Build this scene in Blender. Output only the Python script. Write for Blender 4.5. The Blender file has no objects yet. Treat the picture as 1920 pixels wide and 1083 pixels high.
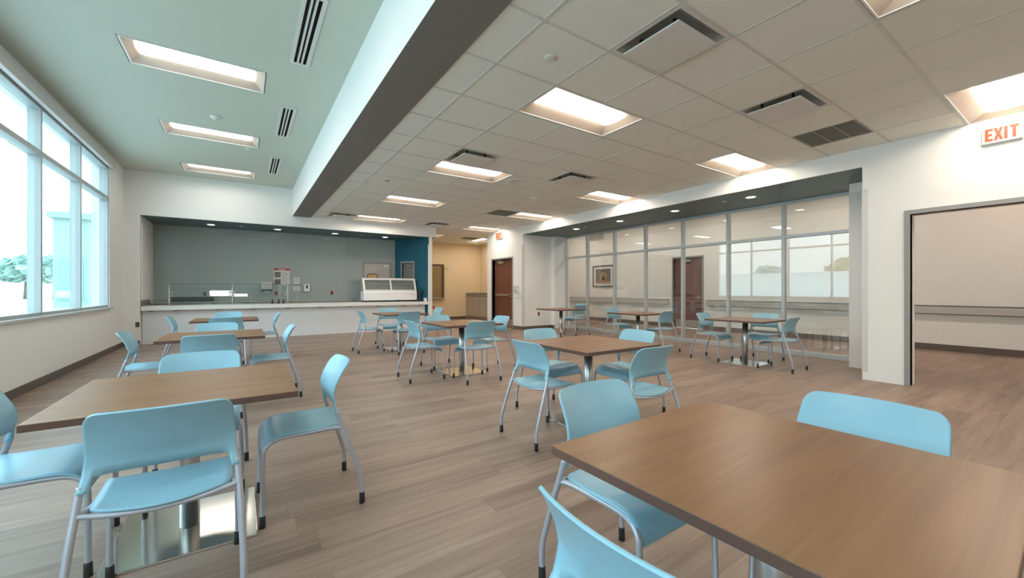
import bpy, math, random
from mathutils import Vector
random.seed(7)
D = bpy.data
SC = bpy.context.scene
COL = SC.collection
R = math.radians

# ------------------------------------------------------------------ materials
def mat(name, color=(.8, .8, .8), rough=.5, metal=0., emit=None, estr=0., spec=.5, noise=0., nscale=6., bump=0., bscale=200.):
    m = D.materials.new(name); m.use_nodes = True
    nt = m.node_tree; b = nt.nodes['Principled BSDF']
    b.inputs['Base Color'].default_value = (*color, 1)
    b.inputs['Roughness'].default_value = rough
    b.inputs['Metallic'].default_value = metal
    b.inputs['Specular IOR Level'].default_value = spec
    if emit:
        b.inputs['Emission Color'].default_value = (*emit, 1)
        b.inputs['Emission Strength'].default_value = estr
    if noise or bump:
        tc = nt.nodes.new('ShaderNodeTexCoord')
    if noise:
        n = nt.nodes.new('ShaderNodeTexNoise'); n.inputs['Scale'].default_value = nscale; n.inputs['Detail'].default_value = 4
        r = nt.nodes.new('ShaderNodeMapRange'); r.inputs['To Min'].default_value = 1 - noise; r.inputs['To Max'].default_value = 1 + noise
        x = nt.nodes.new('ShaderNodeVectorMath'); x.operation = 'SCALE'; x.inputs[0].default_value = color
        nt.links.new(tc.outputs['Object'], n.inputs['Vector']); nt.links.new(n.outputs['Fac'], r.inputs['Value'])
        nt.links.new(r.outputs['Result'], x.inputs['Scale']); nt.links.new(x.outputs['Vector'], b.inputs['Base Color'])
    if bump:
        n = nt.nodes.new('ShaderNodeTexNoise'); n.inputs['Scale'].default_value = bscale; n.inputs['Detail'].default_value = 3
        u = nt.nodes.new('ShaderNodeBump'); u.inputs['Strength'].default_value = bump; u.inputs['Distance'].default_value = .002
        nt.links.new(tc.outputs['Object'], n.inputs['Vector']); nt.links.new(n.outputs['Fac'], u.inputs['Height']); nt.links.new(u.outputs['Normal'], b.inputs['Normal'])
    return m

def wood_mat(name, dark, light, rough, plank=None, grain=(1.2, 26, 26), spec=.5, rnd=True):
    m = D.materials.new(name); m.use_nodes = True
    nt = m.node_tree; N = nt.nodes; L = nt.links; b = N['Principled BSDF']
    b.inputs['Roughness'].default_value = rough; b.inputs['Specular IOR Level'].default_value = spec
    tc = N.new('ShaderNodeTexCoord'); vec = tc.outputs['Object']
    off = N.new('ShaderNodeVectorMath'); off.operation = 'ADD'; L.new(vec, off.inputs[0])
    plankval = None
    if plank:
        pl, pw = plank
        sx = N.new('ShaderNodeSeparateXYZ'); L.new(vec, sx.inputs[0])
        def M(op, a, b2=None):
            n = N.new('ShaderNodeMath'); n.operation = op
            for i, v in enumerate((a, b2)):
                if v is None: continue
                if isinstance(v, (int, float)): n.inputs[i].default_value = v
                else: L.new(v, n.inputs[i])
            return n.outputs[0]
        rowf = M('DIVIDE', sx.outputs['Y'], pw); row = M('FLOOR', rowf)
        w1 = N.new('ShaderNodeTexWhiteNoise'); w1.noise_dimensions = '1D'; L.new(row, w1.inputs['W'])
        colf = M('ADD', M('DIVIDE', sx.outputs['X'], pl), M('MULTIPLY', w1.outputs['Value'], 7.3)); colu = M('FLOOR', colf)
        w2 = N.new('ShaderNodeTexWhiteNoise'); w2.noise_dimensions = '2D'
        cb = N.new('ShaderNodeCombineXYZ'); L.new(row, cb.inputs['X']); L.new(colu, cb.inputs['Y']); L.new(cb.outputs[0], w2.inputs['Vector'])
        plankval = w2.outputs['Value']
        sc = N.new('ShaderNodeVectorMath'); sc.operation = 'SCALE'; sc.inputs['Scale'].default_value = 40; L.new(w2.outputs['Color'], sc.inputs[0]); L.new(sc.outputs[0], off.inputs[1])
        fr = M('ABSOLUTE', M('SUBTRACT', M('FRACT', rowf), .5)); fc = M('ABSOLUTE', M('SUBTRACT', M('FRACT', colf), .5))
        seam = M('MAXIMUM', M('GREATER_THAN', fr, .5 - .0016 / pw), M('GREATER_THAN', fc, .5 - .0013 / pl))
    elif rnd:
        oi = N.new('ShaderNodeObjectInfo'); sc = N.new('ShaderNodeMath'); sc.operation = 'MULTIPLY'; sc.inputs[1].default_value = 37
        L.new(oi.outputs['Random'], sc.inputs[0]); L.new(sc.outputs[0], off.inputs[1])
    mp = N.new('ShaderNodeMapping'); mp.inputs['Scale'].default_value = grain; L.new(off.outputs[0], mp.inputs['Vector'])
    n1 = N.new('ShaderNodeTexNoise'); n1.inputs['Scale'].default_value = 1.; n1.inputs['Detail'].default_value = 6; n1.inputs['Roughness'].default_value = .62; n1.inputs['Distortion'].default_value = .6
    L.new(mp.outputs[0], n1.inputs['Vector'])
    mp2 = N.new('ShaderNodeMapping'); mp2.inputs['Scale'].default_value = (grain[0] * .6, grain[1] * .22, grain[2] * .22); L.new(off.outputs[0], mp2.inputs['Vector'])
    n2 = N.new('ShaderNodeTexNoise'); n2.inputs['Scale'].default_value = 1.; n2.inputs['Detail'].default_value = 3; n2.inputs['Distortion'].default_value = 1.2
    L.new(mp2.outputs[0], n2.inputs['Vector'])
    mx = N.new('ShaderNodeMath'); mx.operation = 'MULTIPLY_ADD'; mx.inputs[1].default_value = .55; L.new(n1.outputs['Fac'], mx.inputs[0])
    h = N.new('ShaderNodeMath'); h.operation = 'MULTIPLY'; h.inputs[1].default_value = .45; L.new(n2.outputs['Fac'], h.inputs[0]); L.new(h.outputs[0], mx.inputs[2])
    cur = mx.outputs[0]
    if plankval is not None:
        a = N.new('ShaderNodeMath'); a.operation = 'MULTIPLY_ADD'; a.inputs[1].default_value = .16; a.inputs[2].default_value = -.08; L.new(plankval, a.inputs[0])
        s = N.new('ShaderNodeMath'); s.operation = 'ADD'; L.new(cur, s.inputs[0]); L.new(a.outputs[0], s.inputs[1]); cur = s.outputs[0]
    cr = N.new('ShaderNodeValToRGB'); e = cr.color_ramp.elements
    e[0].position = .3; e[0].color = (*dark, 1); e[1].position = .7; e[1].color = (*light, 1)
    L.new(cur, cr.inputs[0])
    outc = cr.outputs['Color']
    if plank:
        mm = N.new('ShaderNodeMix'); mm.data_type = 'RGBA'; mm.inputs['B'].default_value = (dark[0] * .6, dark[1] * .6, dark[2] * .6, 1)
        k = N.new('ShaderNodeMath'); k.operation = 'MULTIPLY'; k.inputs[1].default_value = .55; L.new(seam, k.inputs[0])
        L.new(k.outputs[0], mm.inputs['Factor']); L.new(outc, mm.inputs['A']); outc = mm.outputs['Result']
    L.new(outc, b.inputs['Base Color'])
    bp = N.new('ShaderNodeBump'); bp.inputs['Strength'].default_value = .12; bp.inputs['Distance'].default_value = .001; L.new(n1.outputs['Fac'], bp.inputs['Height']); L.new(bp.outputs[0], b.inputs['Normal'])
    return m

def glass_mat(name, tint, ior, rough=0.):   # ior: reflectance seen head-on
    m = D.materials.new(name); m.use_nodes = True
    nt = m.node_tree; N = nt.nodes; L = nt.links; N.remove(N['Principled BSDF'])
    t = N.new('ShaderNodeBsdfTransparent'); t.inputs[0].default_value = (*tint, 1)
    g = N.new('ShaderNodeBsdfGlossy'); g.inputs['Roughness'].default_value = rough; g.inputs[0].default_value = (1, 1, 1, 1)
    lw = N.new('ShaderNodeLayerWeight'); lw.inputs['Blend'].default_value = .5
    pw = N.new('ShaderNodeMath'); pw.operation = 'POWER'; pw.inputs[1].default_value = 5.; L.new(lw.outputs['Facing'], pw.inputs[0])
    f = N.new('ShaderNodeMath'); f.operation = 'MULTIPLY_ADD'; f.inputs[1].default_value = 1 - ior; f.inputs[2].default_value = ior; L.new(pw.outputs[0], f.inputs[0])
    x = N.new('ShaderNodeMixShader'); L.new(f.outputs[0], x.inputs[0]); L.new(t.outputs[0], x.inputs[1]); L.new(g.outputs[0], x.inputs[2])
    L.new(x.outputs[0], N['Material Output'].inputs['Surface'])
    return m

M = dict(
    wall=mat('white_wall_paint', (.84, .83, .81), .6, noise=.015, nscale=3, bump=.05),
    plaster=mat('plaster_bounce_tint', (.57, .605, .52), .7, bump=.05),  # green of bounced daylight mixed into the ceiling colour
    tile=mat('acoustic_ceiling_tile', (.82, .82, .755), .85, bump=.5, bscale=260, noise=.02, nscale=60),
    tbar=mat('ceiling_grid_bar', (.64, .635, .58), .5),
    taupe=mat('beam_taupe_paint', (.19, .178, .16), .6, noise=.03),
    tealdark=mat('dark_teal_soffit_paint', (.09, .145, .155), .45),
    blue=mat('deep_blue_wall_paint', (.012, .10, .155), .45),
    panel=mat('glossy_grey_wall_panel', (.35, .39, .38), .12, noise=.03, nscale=1.2),
    yellow=mat('cream_wall_paint', (.74, .60, .40), .6, bump=.05),
    base=mat('brown_rubber_base', (.125, .10, .085), .5),
    alu=mat('satin_aluminium_frame', (.50, .53, .54), .4, .3),
    walu=mat('grey_window_frame', (.40, .44, .45), .45, .2),
    framegrey=mat('grey_door_frame_paint', (.30, .295, .29), .45),
    guard=mat('pale_corner_guard', (.66, .64, .63), .35),
    sill=mat('grey_window_sill', (.52, .52, .52), .4),
    steel=mat('polished_steel', (.72, .70, .65), .13, 1.),
    brushed=mat('brushed_steel', (.55, .55, .55), .36, 1.),
    chair=mat('light_blue_chair_shell', (.25, .46, .565), .33, noise=.01, nscale=3),
    leg=mat('silver_chair_tube', (.42, .43, .48), .36, .35),
    black=mat('black_rubber', (.012, .012, .012), .5),
    edge=mat('dark_table_edge_band', (.115, .060, .044), .4),
    counter=mat('white_solid_surface', (.80, .79, .77), .3),
    cpanel=mat('pale_counter_panel', (.74, .74, .75), .45),
    white=mat('white_enamel', (.82, .82, .82), .35),
    offwhite=mat('off_white_plastic', (.70, .69, .65), .4),
    reflector=mat('dimmed_light_reflector', (.50, .43, .36), .5),  # white reflector dimmed to beige in its colour, against lens glare
    lens=mat('lit_troffer_lens', (.9, .9, .9), .4, emit=(1., .875, .73), estr=10.),
    lenscool=mat('lit_plaster_troffer_lens', (.9, .9, .9), .4, emit=(1., .92, .84), estr=6.),
    lenshall=mat('corridor_fill_lens', (.9, .9, .9), .4, emit=(1., .84, .70), estr=13.5),
    lens2=mat('lit_downlight_lens', (.9, .9, .9), .4, emit=(1., .93, .84), estr=6.),
    dark=mat('dark_void', (.02, .022, .02), .7),
    pan=mat('grey_diffuser_pan', (.40, .405, .38), .5),
    grille=mat('tan_grille_blade', (.27, .245, .20), .5),
    brown=mat('brown_door_veneer', (.16, .055, .035), .4, noise=.12, nscale=9),
    greydoor=mat('pale_grey_door', (.50, .46, .43), .45),
    cab=mat('beige_laminate', (.46, .41, .34), .5, noise=.04, nscale=12),
    cabtop=mat('taupe_laminate_top', (.24, .21, .18), .4),
    greytop=mat('grey_worktop', (.36, .37, .37), .3),
    red=mat('dark_red_outlet', (.26, .018, .022), .4),
    brownplate=mat('brown_outlet_plate', (.20, .13, .10), .4),
    posterwhite=mat('poster_paper', (.60, .61, .58), .5),
    posterred=mat('poster_red', (.50, .03, .03), .5),
    ink=mat('grey_print_ink', (.24, .24, .23), .6),
    photo=mat('poster_photo_print', (.16, .14, .11), .6, noise=.8, nscale=40),
    blackgloss=mat('black_appliance', (.03, .04, .04), .3),
    wellgreen=mat('dark_steel_panel', (.05, .065, .06), .35),
    shutter=mat('bronze_shutter', (.34, .24, .12), .35, .3),
    bronze=mat('bronze_frame', (.13, .09, .05), .4, .3),
    wooditem=mat('tan_wood_board', (.50, .32, .13), .5, noise=.1),
    darkbrown=mat('dark_brown_trim', (.07, .035, .015), .4),
    exitface=mat('exit_sign_face', (.66, .60, .56), .3, emit=(1., .80, .72), estr=.12),
    exitpink=mat('pink_lit_sign_face', (.62, .20, .14), .4, emit=(1., .42, .30), estr=.12),
    exitred=mat('exit_letter_orange', (.46, .036, .004), .5, emit=(1., .14, .02), estr=.10),
    rail=mat('grey_handrail_vinyl', (.50, .48, .46), .5),
    raildark=mat('dark_rail_groove', (.17, .16, .155), .5),
    pframe=mat('black_picture_frame', (.02, .017, .015), .35),
    pmat=mat('white_picture_mat', (.75, .73, .69), .6),
    pforest=mat('dark_forest_print', (.11, .10, .055), .6, noise=.7, nscale=14),
    phut=mat('tan_shelter_print', (.32, .19, .08), .6, noise=.3, nscale=20),
    ppath=mat('rust_path_print', (.34, .17, .09), .6, noise=.3, nscale=20),
    grass=mat('pale_pavement', (.50, .50, .47), .9, noise=.25, nscale=1.5),
    annex=mat('teal_haze_cladding', (.36, .50, .46), .6, noise=.04, nscale=.5),  # teal of the outdoor haze put into the cladding colour
    annexglass=mat('teal_haze_glazing', (.28, .50, .50), .2),
    leaf2=mat('yellow_green_foliage', (.42, .42, .12), .8, noise=.3, nscale=2),
    leaf=mat('hazed_green_foliage', (.34, .50, .44), .8, noise=.3, nscale=2),  # foliage paled towards teal to carry the haze
    bark=mat('grey_bark', (.20, .17, .14), .9),
    roof=mat('light_block_deck', (.3, .3, .3), .8),
    floor=wood_mat('plank_vinyl_floor', (.172, .112, .083), (.365, .258, .198), .42, plank=(1.22, .19), grain=(1.1, 22, 22)),
    table=wood_mat('walnut_table_laminate', (.175, .080, .034), (.30, .152, .070), .34, grain=(1.4, 30, 30), spec=.32),
    glass=glass_mat('clear_partition_glass', (.95, .975, .97), .075),
    wglass=glass_mat('tinted_window_glass', (.88, .96, .96), .025),
    cglass=glass_mat('clear_case_glass', (.95, .975, .975), .04),
)

# ------------------------------------------------------------------ mesh builder
class MB:
    def __init__(s): s.v = []; s.f = []; s.m = []; s.s = []
    def add(s, V, F, m=0, smooth=False):
        o = len(s.v); s.v += [tuple(p) for p in V]
        for f in F: s.f.append(tuple(i + o for i in f)); s.m.append(m); s.s.append(smooth)
        return s
    def box(s, x0, y0, z0, x1, y1, z1, m=0):
        x0, x1 = sorted((x0, x1)); y0, y1 = sorted((y0, y1)); z0, z1 = sorted((z0, z1))
        V = [(x0, y0, z0), (x1, y0, z0), (x1, y1, z0), (x0, y1, z0), (x0, y0, z1), (x1, y0, z1), (x1, y1, z1), (x0, y1, z1)]
        return s.add(V, [(0, 3, 2, 1), (4, 5, 6, 7), (0, 1, 5, 4), (1, 2, 6, 5), (2, 3, 7, 6), (3, 0, 4, 7)], m)
    def prism(s, poly, fn, t0, t1, m=0):
        """poly in 2-D (counter-clockwise), fn(a, b, t) -> xyz"""
        n = len(poly)
        V = [fn(a, b, t0) for a, b in poly] + [fn(a, b, t1) for a, b in poly]
        F = [tuple(reversed(range(n))), tuple(range(n, 2 * n))] + [(i, (i + 1) % n, n + (i + 1) % n, n + i) for i in range(n)]
        return s.add(V, F, m)
    def tube(s, path, r, n=10, m=0, cap=True):
        P = [Vector(p) for p in path]; k = len(P)
        rr = r if isinstance(r, (list, tuple)) else [r] * k
        up = None; V = []
        for i in range(k):
            t = (P[min(i + 1, k - 1)] - P[max(i - 1, 0)]).normalized()
            if up is None:
                up = Vector((0, 0, 1)) if abs(t.z) < .9 else Vector((1, 0, 0))
            a = (up - t * up.dot(t)).normalized(); b = t.cross(a); up = a
            for j in range(n):
                q = 2 * math.pi * j / n
                V.append(P[i] + (a * math.cos(q) + b * math.sin(q)) * rr[i])
        F = [(i * n + j, i * n + (j + 1) % n, (i + 1) * n + (j + 1) % n, (i + 1) * n + j) for i in range(k - 1) for j in range(n)]
        s.add(V, F, m, True)
        if cap:
            o = len(s.v) - k * n
            s.f.append(tuple(o + j for j in reversed(range(n)))); s.m.append(m); s.s.append(False)
            s.f.append(tuple(o + (k - 1) * n + j for j in range(n))); s.m.append(m); s.s.append(False)
        return s
    def lathe(s, prof, n=24, m=0, c=(0, 0, 0), smooth=True, cap=True):
        V = []; F = []
        for r, z in prof:
            for j in range(n):
                q = 2 * math.pi * j / n; V.append((c[0] + r * math.cos(q), c[1] + r * math.sin(q), c[2] + z))
        for i in range(len(prof) - 1):
            for j in range(n): F.append((i * n + j, i * n + (j + 1) % n, (i + 1) * n + (j + 1) % n, (i + 1) * n + j))
        s.add(V, F, m, smooth)
        o = len(s.v) - len(V); k = len(prof)
        if not cap: return s
        if prof[0][0] > 1e-6: s.f.append(tuple(o + j for j in reversed(range(n)))); s.m.append(m); s.s.append(False)
        if prof[-1][0] > 1e-6: s.f.append(tuple(o + (k - 1) * n + j for j in range(n))); s.m.append(m); s.s.append(False)
        return s
    def sheet(s, P, T, mask=None, m=0):
        """thick smooth surface from grid P[i][j]; T[i][j] thickness along the normal (both ways); mask[i][j] faces kept"""
        a = len(P); b = len(P[0]); P = [[Vector(p) for p in row] for row in P]
        fr = []; bk = []
        for i in range(a):
            for j in range(b):
                du = P[i][min(j + 1, b - 1)] - P[i][max(j - 1, 0)]; dv = P[min(i + 1, a - 1)][j] - P[max(i - 1, 0)][j]
                n = du.cross(dv)
                n = n.normalized() if n.length > 1e-9 else Vector((0, 1, 0))
                t = T[i][j] * .5
                fr.append(P[i][j] + n * t); bk.append(P[i][j] - n * t)
        N = a * b; F = []; edges = {}
        for i in range(a - 1):
            for j in range(b - 1):
                if mask and not mask[i][j]: continue
                q = (i * b + j, i * b + j + 1, (i + 1) * b + j + 1, (i + 1) * b + j)
                F.append(q); F.append(tuple(N + k for k in reversed(q)))
                for k in range(4):
                    e = (q[k], q[(k + 1) % 4])
                    if (e[1], e[0]) in edges: del edges[(e[1], e[0])]
                    else: edges[e] = 1
        for e in edges: F.append((e[1], e[0], N + e[0], N + e[1]))
        used = sorted({k for f in F for k in f}); re = {k: i for i, k in enumerate(used)}; A = fr + bk
        return s.add([A[k] for k in used], [tuple(re[k] for k in f) for f in F], m, True)
    def build(s, name, mats, parent=None, bevel=0., seg=2, world=False, subd=0):
        me = D.meshes.new(name)
        V = s.v
        if world and parent is not None:
            l = parent.location; V = [(p[0] - l.x, p[1] - l.y, p[2] - l.z) for p in V]
        me.from_pydata(V, [], s.f); me.update()
        if not isinstance(mats, (list, tuple)): mats = [mats]
        for q in mats: me.materials.append(q)
        me.polygons.foreach_set('material_index', s.m); me.polygons.foreach_set('use_smooth', s.s)
        o = D.objects.new(name, me); COL.objects.link(o)
        if parent is not None: o.parent = parent
        if bevel:
            b = o.modifiers.new('edge', 'BEVEL'); b.width = bevel; b.segments = seg; b.limit_method = 'ANGLE'; b.angle_limit = R(40)
        if subd:
            b = o.modifiers.new('smooth', 'SUBSURF'); b.levels = subd; b.render_levels = subd
        return o

def thing(name, label, cat, loc=(0, 0, 0), rz=0., group=None):
    o = D.objects.new(name, None); COL.objects.link(o); o.empty_display_size = .1
    o.location = loc; o.rotation_euler = (0, 0, rz); o['label'] = label; o['category'] = cat
    if group: o['group'] = group
    return o
def tag(o, label, cat, group=None):
    o['label'] = label; o['category'] = cat
    if group: o['group'] = group
    return o
def struct(mb, name, mats, bevel=0., label=None, parent=None):
    o = mb.build(name, mats, parent, bevel)
    if parent is None: o['kind'] = 'structure'
    if label: o['label'] = label
    return o
def tree(o, parent=None):
    c = o.copy(); COL.objects.link(c)
    if parent is not None: c.parent = parent
    for ch in [x for x in D.objects if x.parent == o]: tree(ch, c)
    return c
def put(proto, used, label, loc, rz=0., tilt=0., group=None):
    o = proto if not used else tree(proto)
    used.append(1)
    o.location = loc; o.rotation_euler = (tilt, 0, rz); o['label'] = label
    if group: o['group'] = group
    return o
def smooth_path(pts, n=5):
    P = [Vector(p) for p in pts]; out = []
    for i in range(len(P) - 1):
        p0 = P[max(i - 1, 0)]; p1 = P[i]; p2 = P[i + 1]; p3 = P[min(i + 2, len(P) - 1)]
        for k in range(n):
            t = k / n; t2 = t * t; t3 = t2 * t
            out.append(.5 * ((2 * p1) + (p2 - p0) * t + (2 * p0 - 5 * p1 + 4 * p2 - p3) * t2 + (3 * p1 - p0 - 3 * p2 + p3) * t3))
    out.append(P[-1]); return out
def holed(mb, fn, a0, a1, b0, b1, holes, m=0, flip=False):
    """flat sheet a x b with rectangular holes; fn(a, b) -> xyz"""
    A = sorted({a0, a1, *[min(max(v, a0), a1) for h in holes for v in (h[0], h[1])]}); B = sorted({b0, b1, *[min(max(v, b0), b1) for h in holes for v in (h[2], h[3])]})
    for i in range(len(A) - 1):
        for j in range(len(B) - 1):
            ca = (A[i] + A[i + 1]) / 2; cb = (B[j] + B[j + 1]) / 2
            if any(h[0] < ca < h[1] and h[2] < cb < h[3] for h in holes): continue
            q = [fn(A[i], B[j]), fn(A[i + 1], B[j]), fn(A[i + 1], B[j + 1]), fn(A[i], B[j + 1])]
            mb.add(q if not flip else q[::-1], [(0, 1, 2, 3)], m)

# ------------------------------------------------------------------ dimensions of the place (metres)
XL, XR, YW = -2.187, 7.10, 12.0          # window wall, opposite wall, serving wall
HC, HL = 3.185, 3.885                    # tile ceiling, plaster ceiling
TX, TY, TM = 1.804, 2.279, .665          # ceiling grid origin and module
BX0, BX1 = 1.064, 1.497                  # beam
YB = 13.45                               # back of the serving recess
GX = 8.72                                # glass partition
CX = 11.77                               # far corridor wall
Y0 = -4.2                                # wall behind the camera
cell = lambda i, j: (TX + TM * i, TX + TM * (i + 1), TY + TM * j, TY + TM * (j + 1))

# ------------------------------------------------------------------ structure
mb = MB(); mb.box(-2.45, Y0 - .2, -.12, 12.0, 15.6, 0); struct(mb, 'floor', M['floor'])

# ceiling openings
troffers = [(1, j) for j in (-7, -3, 1, 5, 9, 13)] + [(6, j) for j in (-7, -3, 1, 5, 9, 13)]
th = [(TX + TM * i, TX + TM * (i + 2), TY + TM * j, TY + TM * (j + 1)) for i, j in troffers]
diffs = [(1, -1), (4, -1), (1, 4), (4, 4), (0, 12.92), (4, 12.92)]
dh = [(TX + TM * i, TX + TM * (i + 1), TY + TM * j, TY + TM * (j + 1)) for i, j in diffs]
grilles = [(6, -1), (5, 9)]
gh = [(TX + TM * i, TX + TM * (i + 1), TY + TM * j, TY + TM * (j + 1)) for i, j in grilles]
backl = [(5.30, 5.965, 13.2, 14.53), (7.52, 8.185, 13.30, 14.63)]
backg = [(6.84, 7.42, 13.30, 13.86)]
mb = MB(); holed(mb, lambda a, b: (a, b, HC), BX1 - .005, 8.75, Y0, 15.45, th + dh + gh + backl + backg, flip=True)
struct(mb, 'ceiling', M['tile'], label='drop ceiling of square acoustic tiles')
mb = MB(); w = .012
holes = th + dh + gh
def blocked(x, y): return any(h[0] + .02 < x < h[1] - .02 and h[2] + .02 < y < h[3] - .02 for h in holes)
for i in range(0, 9):
    x = TX + TM * i
    if x > XR: break
    for j in range(-10, 15):
        ya, yb = TY + TM * j, min(TY + TM * (j + 1), 12.0)
        if not blocked(x, (ya + yb) / 2): mb.box(x - w, ya, HC - .004, x + w, yb, HC + .02)
for j in range(-9, 15):
    y = TY + TM * j
    for i in range(-1, 8):
        xa, xb = max(TX + TM * i, BX1), min(TX + TM * (i + 1), XR)
        if not blocked((xa + xb) / 2, y): mb.box(xa + w, y - w, HC - .004, xb - w, y + w, HC + .02)
struct(mb, 'ceiling_grid', M['tbar'])

# plaster ceiling over the window side
LLX = (-1.11, .23)
LLY = [(-1.86, -1.22), (.68, 1.32), (3.20, 3.84), (5.73, 6.37), (8.25, 8.89), (10.77, 11.41)]
llh = [(*LLX, a, b) for a, b in LLY]
slots = [(.452, .632, y0, y0 + 1.30) for y0 in (1.33, 4.0, 6.67, 9.34)]
mb = MB(); holed(mb, lambda a, b: (a, b, HL), XL - .02, BX0 + .02, Y0, YW + .02, llh + slots, flip=True)
struct(mb, 'ceiling_plaster', M['plaster'], label='smooth plaster ceiling tinted with green bounce light beside the windows')
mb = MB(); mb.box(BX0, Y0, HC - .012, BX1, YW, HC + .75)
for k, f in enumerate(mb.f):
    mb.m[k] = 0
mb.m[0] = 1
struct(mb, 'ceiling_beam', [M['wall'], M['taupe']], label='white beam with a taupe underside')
mb = MB(); mb.box(-2.5, Y0 - .25, 4.12, 12.1, 15.7, 4.3); struct(mb, 'roof', M['roof'])  # unseen slab added to stop sky light leaking in

# window wall
MULL = [10.90, 9.33, 7.80, 6.25, 4.70, 3.15, 1.60, .05, -1.5, -3.05]
WZ0, WZ1, WT = .895, 3.64, 3.02
mb = MB()
mb.box(-2.44, Y0, 0, XL, YW + .05, WZ0 - .035); mb.box(-2.44, Y0, WZ1, XL, YW + .05, 4.12)
mb.box(-2.44, MULL[0], WZ0 - .035, XL, YW + .05, WZ1); mb.box(-2.44, Y0, WZ0 - .035, XL, MULL[-1], WZ1)
struct(mb, 'wall_left', M['wall'])
mb = MB(); mb.box(-2.33, MULL[-1], WZ0 - .035, XL + .045, MULL[0] + .05, WZ0); struct(mb, 'trim_1', M['sill'], .005, 'grey window sill')
mb = MB(); mb.box(XL, MULL[-1] - .05, WZ1 - .02, XL + .06, MULL[0] + .2, WZ1 + .15); struct(mb, 'trim_2', M['guard'], .004, 'roller shade valance above the windows')
mb = MB(); mb.box(XL, Y0, 0, XL + .012, YW, .105); struct(mb, 'baseboard_left', M['base'], .002)
for k in range(len(MULL) - 1):
    y1, y0 = MULL[k], MULL[k + 1]
    fr = MB(); x0, x1 = -2.33, -2.205; t = .023
    fr.box(x0, y0, WZ0, x1, y0 + t, WZ1); fr.box(x0, y1 - t, WZ0, x1, y1, WZ1)
    for z0, z1 in ((WZ0, WZ0 + .045), (WT - .035, WT + .035), (WZ1 - .05, WZ1)): fr.box(x0, y0 + t, z0, x1, y1 - t, z1)
    f = struct(fr, 'window_%d' % (k + 1), M['walu'], .003)
    for z0, z1 in ((WZ0 + .04, WT - .03), (WT + .03, WZ1 - .045)):
        p = MB(); p.box(-2.27, y0 + t - .004, z0, -2.262, y1 - t + .004, z1); p.build('pane', M['wglass'], f)

# serving wall and recess
RX0, RX1, RZ = -1.92, 4.87, 2.90
mb = MB(); mb.box(-2.44, YW, 0, RX0, YB + .15, 4.12); mb.box(RX0, YW, RZ, BX1, YW + .18, 4.12); mb.box(BX1, YW, RZ, 5.11, YW + .18, HC + .1)
struct(mb, 'wall_back', M['wall'])
mb = MB(); mb.box(XL, YW - .012, 0, RX0, YW, .105); struct(mb, 'baseboard_back', M['base'], .002)
mb = MB(); mb.box(RX0, YW + .02, RZ - .004, 5.11, YB + .15, HC + .1); 
struct(mb, 'ceiling_recess', M['tealdark'], label='dark teal soffit over the serving counter')
mb = MB(); mb.box(RX0, YB, 0, 4.45, YB + .15, RZ); struct(mb, 'wall_recess', M['panel'], label='glossy grey panelled wall behind the serving counter')
mb = MB(); mb.box(2.706, YB - .004, .93, 2.716, YB, RZ - .005); struct(mb, 'trim_3', M['framegrey'], label='panel joint strip')
mb = MB(); mb.box(RX0, YW + .18, 0, RX0 + .012, YB, RZ - .005); struct(mb, 'wall_recess_side', M['wall'])
# angled blue wall
A = Vector((RX1, YW + .02, 0)); B = Vector((4.24, YB, 0)); u = (B - A).normalized(); nrm = Vector((u.y, -u.x, 0)); LB = (B - A).length
def bw(s, d, z): p = A + u * s + nrm * d; return (p.x, p.y, z)
DB0, DB1, DBZ = .44 * LB, .78 * LB, 2.12
mb = MB()
for s0, s1, z0, z1 in ((0, DB0, 0, RZ), (DB1, LB + .05, 0, RZ), (DB0, DB1, DBZ, RZ)):
    mb.prism([(s0, 0), (s1, 0), (s1, .12), (s0, .12)], bw, z0, z1)
struct(mb, 'wall_blue', M['blue'], label='deep blue angled wall at the end of the serving counter')
d = D.objects.new('door_1', None); COL.objects.link(d); d['kind'] = 'structure'
mb = MB()
for s0, s1, z0, z1 in ((DB0 - .05, DB0, 0, DBZ + .05), (DB1, DB1 + .05, 0, DBZ + .05), (DB0, DB1, DBZ, DBZ + .05)):
    mb.prism([(s0, -.015), (s1, -.015), (s1, .13), (s0, .13)], bw, z0, z1)
mb.build('frame', M['framegrey'], d)
mb = MB(); mb.prism([(DB0, .06), (DB1, .06), (DB1, .10), (DB0, .10)], bw, .01, DBZ); mb.build('leaf', M['taupe'], d)
mb = MB(); mb.prism([(DB0 + .12, .02), (DB0 + .36, .02), (DB0 + .36, .06), (DB0 + .12, .06)], bw, DBZ - .14, DBZ - .07); mb.build('closer', M['brushed'], d)
mb = MB(); mb.box(RX1 - .02, YW - .012, .105, RX1 + .10, YW + .05, 2.66); struct(mb, 'trim_4', M['white'], .004, 'white corner guard at the counter end')
mb = MB(); mb.box(RX1 + .0, YW + .02, 0, RX1 + .11, YW + .2, RZ); struct(mb, 'wall_blue_end', M['wall'])
# door in the back wall of the recess
d = D.objects.new('door_2', None); COL.objects.link(d); d['kind'] = 'structure'
mb = MB(); mb.box(3.18, YB - .02, 0, 3.25, YB, 2.14); mb.box(4.05, YB - .02, 0, 4.12, YB, 2.14); mb.box(3.25, YB - .02, 2.08, 4.05, YB, 2.14); mb.build('frame', M['framegrey'], d)
mb = MB(); mb.box(3.25, YB - .008, .01, 4.05, YB, 2.08); mb.build('leaf', M['greydoor'], d)
mb = MB(); mb.box(3.87, YB - .02, 1.99, 4.02, YB - .008, 2.06); mb.build('sign_plate', M['offwhite'], d)

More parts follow.
